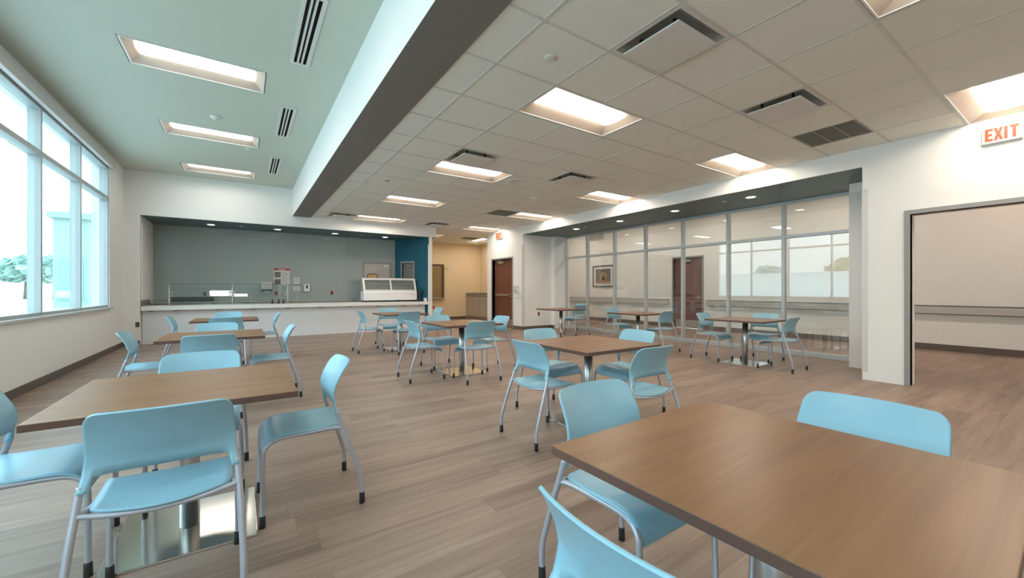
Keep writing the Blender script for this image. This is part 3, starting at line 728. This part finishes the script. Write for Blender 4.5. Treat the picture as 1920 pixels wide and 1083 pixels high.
CH = [
    # first window table
    (-.25, 2.125, 0, 0, 'light blue chair seen from behind, tucked under the nearest table by the windows', 'wn'),
    (-.805, 2.68, -90, 0, 'light blue chair between the windows and the nearest window-side table, cut by the photo edge', 'wn'),
    (.325, 2.674, 90, 0, 'light blue chair standing side-on on the aisle side of the nearest window-side table', 'wn'),
    (-.235, 3.24, 180, 0, 'light blue chair facing the camera behind the nearest window-side table', 'wn'),
    (-.27, 4.90, 0, 0, 'light blue chair seen from behind at the middle table by the windows', 'wm'),
    (-.83, 5.50, -90, 0, 'light blue chair between the windows and the middle window-side table', 'wm'),
    (.30, 5.46, 90, 0, 'light blue chair on the aisle side of the middle window-side table', 'wm'),
    (-.277, 6.16, 180, 0, 'light blue chair facing the camera behind the middle window-side table', 'wm'),
    (-.23, 7.73, 0, 0, 'light blue chair seen from behind at the window-side table closest to the counter', 'wf'),
    (-.81, 8.28, -90, 0, 'light blue chair on the window side of the window-side table closest to the counter', 'wf'),
    (.35, 8.52, 90, 0, 'light blue chair on the aisle side of the window-side table closest to the counter', 'wf'),
    (-.24, 9.20, 180, 0, 'light blue chair with its front to the camera, between the last window-side table and counter', 'wf'),
    # middle row, first table
    (1.305, 1.10, 180, 1, 'light blue chair facing the camera at the far edge of the big closest table', 'mn'),
    (.722, .51, -90, 0, 'light blue chair at the bottom of the photo, backrest curving beside the closest table', 'mn'),
    (1.795, .51, 90, 1, 'light blue chair whose backrest rises beyond the closest table on the doorway side', 'mn'),
    # second
    (2.11, 2.70, -90, 0, 'bright light blue chair on the aisle side of the second middle-row table', 'm2'),
    (2.645, 3.24, 180, 1, 'light blue chair facing the camera behind the second middle-row table', 'm2'),
    (3.264, 2.75, 90, 0, 'light blue chair facing the windows at the second middle-row table', 'm2'),
    (2.585, 2.07, 0, 0, 'light blue chair seen from behind at the near edge of the second middle-row table', 'm2'),
    # third
    (2.067, 5.38, -90, 0, 'light blue chair on the aisle side of the third middle-row table', 'm3'),
    (2.665, 4.875, -1.5, 0, 'light blue chair seen from behind at the near edge of the third middle-row table', 'm3'),
    (2.657, 6.03, 180, 0, 'light blue chair facing the camera behind the third middle-row table', 'm3'),
    (3.298, 5.46, 90, 0, 'light blue chair facing the windows at the third middle-row table', 'm3'),
    # fourth
    (2.085, 8.32, -90, 0, 'light blue chair on the aisle side of the middle-row table closest to the counter', 'm4'),
    (2.68, 7.72, 0, 0, 'light blue chair seen from behind at the middle-row table closest to the counter', 'm4'),
    (2.74, 9.05, 180, 0, 'light blue chair between the serving counter and the last middle-row table', 'm4'),
    (3.66, 8.80, 90, 0, 'light blue chair pulled out in front of the cream wall by the last middle-row table', 'm4'),
    # glass row
    (6.985, 2.86, 0, 0, 'grey-blue chair seen from behind at the near side of the closest glass-wall table', 'g1'),
    (6.99, 3.99, 180, 0, 'grey-blue chair facing the camera across the closest glass-wall table', 'g1'),
    (7.59, 3.43, 90, 0, 'light blue chair between the closest glass-wall table and the glass', 'g1'),
    (6.99, 5.04, 0, 0, 'grey-blue chair seen from behind at the middle glass-wall table', 'g2'),
    (7.10, 6.27, 180, 0, 'grey-blue chair facing the camera at the middle glass-wall table', 'g2'),
    (7.58, 8.15, 0, 0, 'light blue chair seen from behind beside the farthest glass-wall table', 'g3'),
    (8.20, 8.80, 90, 0, 'light blue chair against the glass, half hidden by another chair at the farthest glass-wall table', 'g3'),
]
proto = make_chair(); used = []
for x, y, a, tl, lab, g in CH:
    put(proto, used, lab, (x, y, .006 if tl else 0), R(a), R(1.4) if tl else 0., 'light blue stacking chairs')

# ------------------------------------------------------------------ tables
def make_table():
    t = thing('dining_table', 'x', 'table'); a = .457
    k = MB(); k.box(-a, -a, .711, a, a, .74)
    for i in (0, 2, 3, 4, 5): k.m[i] = 1
    k.build('tabletop', [M['table'], M['edge']], t, .0025)
    k = MB(); k.box(-.2, -.2, .700, .2, .2, .711); k.build('mounting_plate', M['black'], t)
    k = MB(); k.lathe([(.042, .012), (.042, .70)], 28); k.build('column', M['brushed'], t)
    k = MB(); b = .292; k.box(-b, -b, 0, b, b, .0115); k.build('base_plate', M['steel'], t, .003)
    return t
TB = [(-.235, 2.68, 0, 'square walnut-topped table nearest the camera in the ' + WR), (-.265, 5.55, 0, 'square walnut-topped table in the middle of the ' + WR), (-.25, 8.36, 0, 'square walnut-topped table closest to the serving counter in the ' + WR),
      (1.285, .55, 1.5, 'large-looking walnut-topped table closest to the camera, cut by the photo corner'), (2.70, 2.74, 0, 'square walnut-topped table second from the camera in the ' + CR), (2.735, 5.46, .5, 'square walnut-topped table third from the camera in the ' + CR), (2.74, 8.34, 0, 'square walnut-topped table closest to the serving counter in the ' + CR),
      (7.03, 3.43, 1.5, 'walnut-topped table on a polished base closest to camera in the ' + GR), (7.05, 5.66, 0, 'square walnut-topped table in the middle of the ' + GR), (6.85, 7.95, 0, 'square walnut-topped table at the far end of the ' + GR)]
proto = make_table(); used = []
for x, y, a, lab in TB: put(proto, used, lab, (x, y, 0), R(a), group='square dining tables')

# ------------------------------------------------------------------ serving counter
t = thing('serving_counter', 'long white serving counter with a thick top under the soffit', 'counter', (1.45, 12.05, 0))
bx = lambda y: RX1 + (4.24 - RX1) * (y - YW - .02) / (YB - YW - .02) - .012
k = MB(); k.prism([(RX0 + .015, YW - .02), (RX1 - .03, YW - .02), (bx(YW + .05), YW + .05), (bx(YW + .86), YW + .86), (RX0 + .015, YW + .86)], lambda a, b, c: (a, b, c), .765, .862); k.build('countertop', M['counter'], t, .006, world=True)
k = MB(); k.box(RX0 + .015, YW + .13, 0, RX1 - .085, YW + .17, .765); k.build('front_panel', M['cpanel'], t, world=True)
k = MB(); k.box(RX0 + .015, YW + .17, 0, 4.44, YW + .84, .12); k.build('plinth', M['framegrey'], t, world=True)
for x in (-1.75, -1.3, -.53, .2, .97, 1.75, 2.5, 3.3, 4.1, 4.60):
    k = MB(); k.prism([(YW + .01, .765), (YW + .05, .742), (YW + .13, .742), (YW + .13, .765)], lambda a, b, c: (c, a, b), x - .05, x + .05); k.build('bracket', M['framegrey'], t, world=True)
# back worktop
t = thing('back_worktop', 'grey worktop cabinet run along the wall behind the serving counter', 'counter', (.4, 13.2, 0))
k = MB(); k.box(RX0 + .012, 12.98, 0, 2.72, YB - .005, .89); k.build('cabinet_body', M['cab'], t, world=True)
k = MB(); k.box(RX0 + .012, 12.95, .89, 2.74, YB - .005, .925); k.build('worktop', M['greytop'], t, .004, world=True)
k = MB(); k.box(RX0 + .012, 12.06, .8625, RX0 + .03, 12.95, 1.0); tag(k.build('side_splash', M['cabtop']), 'tan laminate side splash at the window end of the serving counter', 'splash board')
k = MB(); k.box(-1.52, 13.1, .926, -.68, YB - .01, 1.045); o = k.build('warming_unit', M['wellgreen'], None, .006); tag(o, 'long dark low warming unit on the worktop behind the glass guard', 'appliance')
for i, (x0, x1) in enumerate(((-.95, -.66), (-.62, -.31), (-.2, .0))):
    k = MB(); k.box(x0, 12.56, .8625, x1, 12.8, .874); k.box(x0 + .02, 12.58, .874, x1 - .02, 12.78, .878); o = k.build('serving_pan_lid', M['brushed'], None, .003)
    tag(o, ('flat steel pan lid on the counter between dark warming unit and middle guard post', 'flat steel pan lid on the counter just left of the middle guard post', 'small flat steel pan lid just right of the middle guard post')[i], 'pan lid', 'steel pan lids')
# sneeze guard
t = thing('sneeze_guard', 'glass sneeze guard on three chrome posts over the serving counter', 'sneeze guard', (-.23, 12.55, .862))
for x, sides in ((-1.49, (1,)), (-.245, (-1, 1)), (.995, (-1,))):
    k = MB(); k.lathe([(.035, 0), (.035, .012), (.020, .016), (.020, .52), (.022, .525), (.022, .535), (.0001, .54)], 16, c=(x, 12.55, .8625)); p = k.build('post', M['brushed'], t, world=True)
    for s_ in sides:
        for dz in (.225, .31):
            k = MB(); k.lathe([(.0001, -.024), (.017, -.018), (.024, 0), (.017, .018), (.0001, .024)], 12, c=(x + s_ * .05, 12.53, .8625 + dz)); k.build('knob', M['brushed'], t, world=True)
    k = MB(); k.tube([(x - .07 if -1 in sides else x - .03, 12.54, 1.13), (x + .07 if 1 in sides else x + .03, 12.54, 1.13)], .011, 10); k.build('clamp_arm', M['brushed'], t, world=True)
for xa, xb, run in ((-1.47, -.265, .0985), (-.225, .975, .1025)):
    k = MB(); fn = lambda a, b, c: (c, 12.50 + a, b)
    k.prism([(.0, 1.06), (.008, 1.06), (run + .008, 1.365), (run, 1.365)], fn, xa, xb); k.build('glass_panel', M['cglass'], t, world=True)
k = MB(); k.box(-1.53, 12.40, 1.372, 1.05, 12.66, 1.378); k.build('glass_shelf', M['cglass'], t, world=True)
k = MB(); k.box(-1.53, 12.393, 1.368, 1.05, 12.402, 1.382); k.build('shelf_edge', M['raildark'], t, world=True)
# faucets
def faucet(label, x):
    t = thing('faucet', label, 'faucet', (x, 13.2, .925))
    k = MB(); k.box(-.1, -.02, 0, .1, .02, .015); k.build('deck_plate', M['brushed'], t, .003)
    k = MB(); k.tube(smooth_path([(0, 0, .015), (0, 0, .17), (0, -.03, .205), (0, -.09, .205), (0, -.11, .17)], 4), .010, 10); k.build('spout', M['brushed'], t)
    for s_ in (-1, 1):
        k = MB(); k.tube([(s_ * .075, 0, .015), (s_ * .075, 0, .05), (s_ * .125, -.01, .06)], [.012, .012, .007], 8); k.build('handle', M['brushed'], t)
    k = MB(); k.lathe([(.11, .003), (.12, .006), (.14, 0)][::-1], 20, c=(0, -.1, 0)); k.build('sink_rim', M['steel'], t)
faucet('chrome sink faucet behind the middle of the sneeze guard', .18); faucet('chrome sink faucet below the soap dispenser on the grey wall', 1.27)
# wall-mounted things on the recess wall
t = thing('paper_towel_dispenser', 'grey and black paper towel dispenser beside the red-topped poster', 'dispenser', (.53, YB, 1.18))
k = MB(); k.prism([(0, 1.24), (.17, 1.24), (.19, 1.30), (.16, 1.455), (0, 1.455)], lambda a, b, c: (c, YB - a, b), .40, .665); k.build('cover', M['rail'], t, .008, world=True)
k = MB(); k.box(.40, YB - .16, 1.185, .665, YB, 1.24); k.build('outlet_slot', M['blackgloss'], t, .006, world=True)
k = MB(); k.box(.47, YB - .155, 1.165, .60, YB - .15, 1.20); k.build('towel', M['white'], t, world=True)
t = thing('wall_poster', 'white safety poster with a red heading and two photos on the grey wall', 'poster', (.92, YB, 1.39))
k = MB(); k.box(.724, YB - .003, 1.37, 1.117, YB, 1.855); k.build('sheet', M['posterwhite'], t, world=True)
k = MB(); k.box(.724, YB - .005, 1.796, 1.117, YB - .003, 1.853); k.build('heading_band', M['posterred'], t, world=True)
k = MB(); k.box(.82, YB - .0062, 1.815, 1.02, YB - .005, 1.832); k.build('heading_text', M['posterwhite'], t, world=True)
for z0, z1 in ((1.59, 1.752), (1.385, 1.539)): k = MB(); k.box(.739, YB - .005, z0, .89, YB - .003, z1); k.build('photo', M['photo'], t, world=True)
k = MB()
for i in range(8):
    z = 1.735 - i * .042; k.box(.92, YB - .0045, z, 1.07 + .03 * ((i * 7) % 3 - 1), YB - .003, z + .012)
k.build('text_lines', M['ink'], t, world=True)
for nm, lab, a in (('notice_sheet', 'pale notice sheet on the grey wall right of the poster', (1.227, 1.369, 1.405, 1.605)), ('notice_sheet', 'small pale notice sheet just above the faucet under the soap dispenser wall', (1.22, 1.38, 1.20, 1.335))):
    t = thing(nm, lab, 'notice', (a[0], YB, a[2]))
    k = MB(); k.box(a[0], YB - .003, a[2], a[1], YB, a[3]); k.build('sheet', M['posterwhite'], t, world=True)
    k = MB()
    for i in range(4): k.box(a[0] + .025, YB - .0045, a[3] - .04 - i * .03, a[1] - .03, YB - .003, a[3] - .03 - i * .03)
    k.build('text_lines', M['ink'], t, world=True)
k = MB(); k.box(1.22, YB - .06, 1.392, 1.375, YB, 1.404); tag(k.build('sheet_holder', M['framegrey'], None, .002), 'thin grey ledge under the notice sheet on the grey wall', 'shelf')
t = thing('soap_dispenser', 'white soap dispenser with a dark window on the grey wall behind the counter', 'dispenser', (1.565, YB, 1.18))
k = MB(); k.prism([(0, 1.18), (.09, 1.18), (.11, 1.25), (.09, 1.40), (0, 1.40)], lambda a, b, c: (c, YB - a, b), 1.49, 1.64); k.build('body', M['white'], t, .012, world=True)
k = MB(); k.box(1.535, YB - .112, 1.27, 1.585, YB - .10, 1.37); k.build('window', M['wellgreen'], t, world=True)
def outlet(label, x, z, m, horiz=False, y=YB, face='y'):
    t = thing('wall_outlet', label, 'outlet', (x, y, z))
    k = MB(); k.box(-.037, -.008, -.057, .037, 0, .057); k.build('plate', m, t, .003)
    for dz in (-.022, .022):
        k = MB(); k.box(-.016, -.011, dz - .014, .016, -.008, dz + .014); k.build('socket', M['black'] if m is M['brownplate'] else m, t)
    return t
outlet('brown wall outlet behind the glass guard, above the dark warming unit', -.87, 1.125, M['brownplate'])
outlet('dark red wall outlet below the poster', .78, 1.125, M['red'])
outlet('dark red wall outlet on the grey wall left of the display case', 2.265, 1.137, M['red'])
outlet('brown outlet low on the white pier at the window end of the counter', -1.962, .462, M['brownplate'], y=YW)
outlet('dark red outlet low on the cream wall beyond the counter', 6.445, .51, M['red'], y=15.4)
outlet('red outlet low on the white wall beside the glass partition', 7.715, .475, M['red'], y=AY1)
t = thing('wall_hook_arm', 'grey metal swing arm on the grey wall left of the display case', 'wall arm', (3.03, YB, 1.37))
k = MB(); k.box(3.045, YB - .02, 1.375, 3.075, YB, 1.53); k.build('wall_plate', M['framegrey'], t, world=True)
k = MB(); k.tube(smooth_path([(3.06, YB - .03, 1.45), (2.98, YB - .06, 1.46), (2.90, YB - .08, 1.50), (2.82, YB - .09, 1.51)], 4), .011, 8); k.build('arm', M['framegrey'], t, world=True)
# shakers
for i, (x, lab) in enumerate(((.635, 'leftmost of three black shaker bottles on the counter near the end guard post'), (.78, 'middle of three black shaker bottles on the counter near the end guard post'), (.89, 'rightmost of three black shaker bottles, next to the end guard post'))):
    t = thing('shaker_bottle', lab, 'bottle', (x, 12.50, .8625), group='black shaker bottles')
    k = MB(); k.lathe([(.026, 0), (.030, .01), (.026, .06), (.012, .085)], 14); k.build('body', M['blackgloss'], t)
    k = MB(); k.lathe([(.013, .085), (.013, .11), (.005, .125), (.0001, .127)], 12); k.build('cap', M['black'], t)
# refrigerated display case
t = thing('display_case', 'white countertop food display case with slanted glass doors', 'display case', (3.715, 12.5, .8625))
x0, x1, ya, yb, zb = 2.94, 4.575, 12.30, 12.66, .8625
xp = lambda a, b, c: (c, a, b)
k = MB(); k.prism([(ya - .03, zb + .05), (yb, zb + .05), (yb, 1.19), (ya, 1.19), (ya - .03, 1.13)], xp, x0, x1); k.build('base_body', M['white'], t, .012, world=True)
for x in (x0 + .05, x1 - .05):
    for y in (ya + .02, yb - .06):
        k = MB(); k.lathe([(.018, 0), (.018, .012), (.012, .05)], 10, c=(x, y, zb)); k.build('foot', M['black'], t, world=True)
k = MB(); k.prism([(ya + .14, 1.56), (yb, 1.56), (yb, 1.59), (ya + .135, 1.59)], xp, x0, x1); k.build('top_panel', M['white'], t, .006, world=True)
sl_ = lambda z: ya + .15 * (z - 1.19) / .37
def fslab(mb, xa, xb, z0, z1, t0=0., t1=.03): mb.prism([(sl_(z0) + t0, z0), (sl_(z0) + t1, z0), (sl_(z1) + t1, z1), (sl_(z1) + t0, z1)], xp, xa, xb)
k = MB(); fslab(k, x0, x0 + .06, 1.19, 1.57); fslab(k, x1 - .06, x1, 1.19, 1.57); fslab(k, x0 + .06, x1 - .06, 1.19, 1.225); fslab(k, x0 + .06, x1 - .06, 1.53, 1.57); fslab(k, 3.755, 3.795, 1.225, 1.53); k.build('front_frame', M['white'], t, .004, world=True)
for xa, xb in ((x0 + .05, 3.76), (3.79, x1 - .05)): k = MB(); fslab(k, xa, xb, 1.22, 1.535, .012, .018); k.build('front_glass', M['cglass'], t, world=True)
for x in (x0 + .002, x1 - .008): k = MB(); k.prism([(ya + .03, 1.19), (yb, 1.19), (yb, 1.56), (ya + .17, 1.56)], xp, x, x + .006); k.build('side_glass', M['cglass'], t, world=True)
k = MB(); k.box(x0 + .01, yb - .02, 1.19, x1 - .01, yb, 1.56); k.build('rear_panel', M['rail'], t, world=True)
for z in (1.22, 1.38):
    k = MB()
    for i in range(6): k.tube([(x0 + .02, 12.46 + .03 * i, z), (x1 - .02, 12.46 + .03 * i, z)], .004, 6)
    k.build('wire_shelf', M['brushed'], t, world=True)
k = MB(); k.box(4.36, ya - .033, 1.09, 4.50, ya - .026, 1.105); k.build('badge', M['rail'], t, world=True)
# things around the case
t = thing('wooden_carry_board', 'tan board with a rounded dark rim standing behind the display case', 'board', (3.37, 12.95, .93))
def rr(w, h, r, n=6):
    out = []
    for cx_, cy_, a0 in ((w - r, r, -90), (w - r, h - r, 0), (-w + r, h - r, 90), (-w + r, r, 180)):
        for i in range(n + 1): q = R(a0 + 90 * i / n); out.append((cx_ + r * math.cos(q), cy_ + r * math.sin(q)))
    return out
k = MB(); k.prism(rr(.15, .78, .06), lambda a, b, c: (3.37 + a, 12.95 + c,   .948 + b), 0, .02); k.build('board', M['wooditem'], t, world=True)
k = MB(); pts = [(3.37 + a, 12.95 + .01, .948 + b) for a, b in rr(.15, .78, .06)]; k.tube(pts + [pts[0]], .016, 8); k.build('rim', M['darkbrown'], t, world=True)
k = MB(); k.box(2.9, 12.88, 0, 3.9, 13.05, .93); o = k.build('rear_ledge', M['greytop']); tag(o, 'grey low ledge behind the display case carrying the tan board', 'ledge')
t = thing('coffee_machine', 'black appliance on the counter between display case and blue wall', 'appliance', (4.60, 12.55, .8625))
k = MB()
k.box(-.0, -.08, 0, .1, .09, .03); k.box(0, .03, .03, .1, .09, .36); k.box(0, -.08, .26, .1, .03, .36); k.build('body', M['blackgloss'], t, .006)
t.location = (4.612, 12.25, .8625)
k = MB(); k.lathe([(.028, .03), (.034, .05), (.03, .12), (.022, .13)], 12, c=(.05, -.03, 0)); k.build('jug', M['cglass'], t)
k = MB(); k.box(0, 0, 0, .075, .08, .11); o = k.build('napkin_box', M['white'], None, .004); o.location = (4.725, 12.01, .8625); tag(o, 'small white box at the blue-wall end of the serving counter', 'box')

# ------------------------------------------------------------------ cream corner
t = thing('roller_shutter', 'bronze roller shutter window in the cream wall beyond the counter', 'shutter', (6.4, 15.4, .9))
k = MB(); x0, x1, z0, z1 = 5.75, 6.89, .90, 2.28
for a in ((x0, x0 + .07, z0, z1), (x1 - .10, x1, z0, z1), (x0 + .07, x1 - .10, z1 - .07, z1)): k.box(a[0], 15.34, a[2], a[1], 15.4, a[3])
k.build('frame', M['bronze'], t, .003, world=True)
k = MB(); k.box(x0 + .07, 15.385, z0, x1 - .1, 15.4, z1 - .07)
for i in range(21): k.box(x0 + .07, 15.368, z0 + .01 + i * .062, x1 - .1, 15.39, z0 + .058 + i * .062)
k.build('slat_curtain', M['shutter'], t, .004, world=True)
k = MB(); k.box(x0 - .02, 15.25, z0 - .04, x1 + .02, 15.4, z0); k.build('counter_shelf', M['brushed'], t, .003, world=True)
t = thing('wall_mounted_thermostat', 'pale thermostat on the cream wall beside the bronze shutter', 'thermostat', (7.12, 15.4, 2.14))
k = MB(); k.box(-.06, -.025, -.08, .06, 0, .08); k.build('body', M['offwhite'], t, .006)
k = MB(); k.box(-.035, -.028, .0, .035, -.025, .05); k.build('display', M['rail'], t)
t = thing('base_cabinet', 'beige laminate cabinet with drawers in the cream corner', 'cabinet', (8.275, 14.0, 0))
cy0, cy1 = 12.5, 15.39
k = MB(); k.box(7.97, cy0, .1, 8.59, cy1, .96); k.box(8.03, cy0, 0, 8.59, cy1, .1); k.build('body', M['cab'], t, world=True)
k = MB(); k.box(7.93, cy0, .96, 8.59, cy1, 1.0); k.box(8.56, cy0, 1.0, 8.59, cy1, 1.1); k.box(7.93, cy1 - .03, 1.0, 8.56, cy1, 1.1); k.build('worktop', M['cabtop'], t, .003, world=True)
n = 5
for i in range(n):
    a = cy0 + (cy1 - cy0) * i / n + .01; b = cy0 + (cy1 - cy0) * (i + 1) / n - .01
    k = MB(); k.box(7.95, a, .76, 7.97, b, .945); dr = k.build('drawer', M['cab'], t, .002, world=True)
    k = MB(); k.tube([(7.945, (a + b) / 2 - .06, .86), (7.925, (a + b) / 2 - .05, .86), (7.925, (a + b) / 2 + .05, .86), (7.945, (a + b) / 2 + .06, .86)], .006, 6); h_ = k.build('handle', M['brushed'], dr); h_.location = (0, 0, 0); h_.matrix_parent_inverse.identity(); h_.location = -Vector(t.location)
    k = MB(); k.box(7.95, a, .12, 7.97, b, .745); dr = k.build('door', M['cab'], t, .002, world=True)
    k = MB(); k.tube([(7.945, (a + b) / 2 - .06, .68), (7.925, (a + b) / 2 - .05, .68), (7.925, (a + b) / 2 + .05, .68), (7.945, (a + b) / 2 + .06, .68)], .006, 6); h_ = k.build('handle', M['brushed'], dr); h_.location = -Vector(t.location)
t = thing('sanitizer_dispenser', 'white hand sanitizer dispenser on the wall beside the brown push-bar door', 'dispenser', (XR, 10.30, 1.12))
k = MB(); k.prism([(0, 1.14), (.09, 1.14), (.11, 1.22), (.09, 1.38), (0, 1.38)], lambda a, b, c: (XR - a, c, b), 10.21, 10.39); k.build('body', M['offwhite'], t, .012, world=True)
k = MB(); k.box(XR - .112, 10.27, 1.24, XR - .10, 10.34, 1.34); k.build('window', M['rail'], t, world=True)
k = MB(); k.box(XR - .09, 10.20, 1.0, XR, 10.34, 1.012); k.box(XR - .012, 10.22, 1.0, XR, 10.32, 1.07); k.build('drip_tray', M['offwhite'], t, .003, world=True)

# ------------------------------------------------------------------ outdoors beyond the windows
k = MB(); k.box(-90, -60, -.5, -2.46, 140, -.25); o = k.build('ground', M['grass']); o['kind'] = 'structure'
def outdoor_tree(x, y, s, label, lm):
    t = thing('outdoor_tree', label, 'tree', (x, y, -.25), group='trees outside the windows')
    k = MB(); k.tube([(0, 0, 0), (.05, 0, 1.2 * s), (0, .1, 2.4 * s)], [.16 * s, .12 * s, .07 * s], 10); k.build('trunk', M['bark'], t)
    k = MB(); rnd = random.Random(int(x * 10 + y))
    for i in range(260):
        q = rnd.uniform(0, 2 * math.pi); ph = math.acos(rnd.uniform(-.6, 1)); rr_ = s * 1.5 * rnd.uniform(.75, 1.08)
        c = Vector((rr_ * math.sin(ph) * math.cos(q), rr_ * math.sin(ph) * math.sin(q), 2.7 * s + rr_ * .85 * math.cos(ph)))
        a = Vector((rnd.uniform(-1, 1), rnd.uniform(-1, 1), rnd.uniform(-1, 1))).normalized(); b = a.orthogonal().normalized(); r_ = .42 * s
        V = [c + (a * math.cos(2 * math.pi * j / 6) + b * math.sin(2 * math.pi * j / 6)) * r_ * (1 + .25 * (j % 2)) for j in range(6)]
        k.add(V, [tuple(range(6))])
    k.lathe([(.0001, -1.1 * s), (.9 * s, -.6 * s), (1.25 * s, 0), (.9 * s, .75 * s), (.0001, 1.1 * s)], 12, c=(0, 0, 2.7 * s))
    k.build('crown', lm, t)
TR = [(-23.6, 88, 1.5, 'leaf', 'haze stand-in tree outside the window bay at the photo edge, nearer the annex'), (-28.6, 95, 1.6, 'leaf', 'haze stand-in tree outside at the very edge of the photo'),  # these two added trees stand in for teal haze
      (-30, 10.0, 1.1, 'leaf2', 'yellow-green tree outside, mirrored in the last glass partition bay'), (-34, 15.0, 1.1, 'leaf2', 'second yellow-green tree outside, mirrored in the glass partition'), (-33, 22, 1.0, 'leaf', 'green tree outside mirrored behind the yellow-green ones')]
for x, y, s_, m_, lab in TR:
    outdoor_tree(x, y, s_, lab, M[m_])
k = MB(); k.box(-26.3, -6, -.25, -26, 27, 2.75); k.box(-26.4, -6, 2.75, -25.9, 27, 2.85); o = k.build('boundary_wall', M['counter']); tag(o, 'long white boundary wall outside, in front of the yellow-green trees', 'wall')
t = thing('haze_annex', 'narrow annex standing in for teal haze outside, seen through the middle window bay', 'building', (-6.2, 29, -.25))  # added block whose teal stands in for outdoor haze
k = MB(); k.box(-6.75, 25, -.25, -5.7, 36, 4.3); k.build('wall', M['annex'], t, world=True)
k = MB(); k.box(-6.9, 24.85, 4.3, -5.55, 36.15, 4.55); k.build('roof', M['annex'], t, world=True)
k = MB(); k.box(-6.6, 24.95, .8, -5.85, 25, 2.6); k.build('window', M['annexglass'], t, world=True)
for a in (26.5, 29.5, 32.5): k = MB(); k.box(-5.7, a, .8, -5.65, a + 1.8, 2.6); k.build('window', M['annexglass'], t, world=True)

# ------------------------------------------------------------------ sky and daylight
W = D.worlds.new('sky'); SC.world = W; W.use_nodes = True
nt = W.node_tree; N = nt.nodes; L = nt.links; bg = N['Background']
tc = N.new('ShaderNodeTexCoord'); sx = N.new('ShaderNodeSeparateXYZ'); L.new(tc.outputs['Generated'], sx.inputs[0])
cr = N.new('ShaderNodeValToRGB'); L.new(sx.outputs['Z'], cr.inputs[0])
e = cr.color_ramp.elements
e[0].position = 0.; e[0].color = (.40, .41, .42, 1); e[1].position = 1.; e[1].color = (.60, .80, .97, 1)
q = e.new(.30); q.color = (.42, .46, .49, 1); q = e.new(.5); q.color = (.62, .79, .92, 1)
L.new(cr.outputs['Color'], bg.inputs['Color']); bg.inputs['Strength'].default_value = 3.9

# ------------------------------------------------------------------ camera
cam = D.cameras.new('camera'); co = D.objects.new('camera', cam); COL.objects.link(co)
co.location = (0, 0, 1.2377); co.rotation_euler = (R(90), 0, -.5896)
cam.sensor_fit = 'HORIZONTAL'; cam.sensor_width = 36.; cam.lens = 751.2 / 1920 * 36
cam.shift_y = (542.6 - 541.5) / 1920; cam.clip_start = .02; cam.clip_end = 400
SC.camera = co
vs = SC.view_settings; vs.view_transform = 'Standard'; vs.look = 'None'; vs.exposure = 1.12; vs.gamma = 1.; vs.use_curve_mapping = False
SC.cycles.use_denoising = True
SC.cycles.max_bounces = 10; SC.cycles.diffuse_bounces = 6; SC.cycles.glossy_bounces = 5; SC.cycles.transparent_max_bounces = 16
SC.cycles.sample_clamp_indirect = 6.
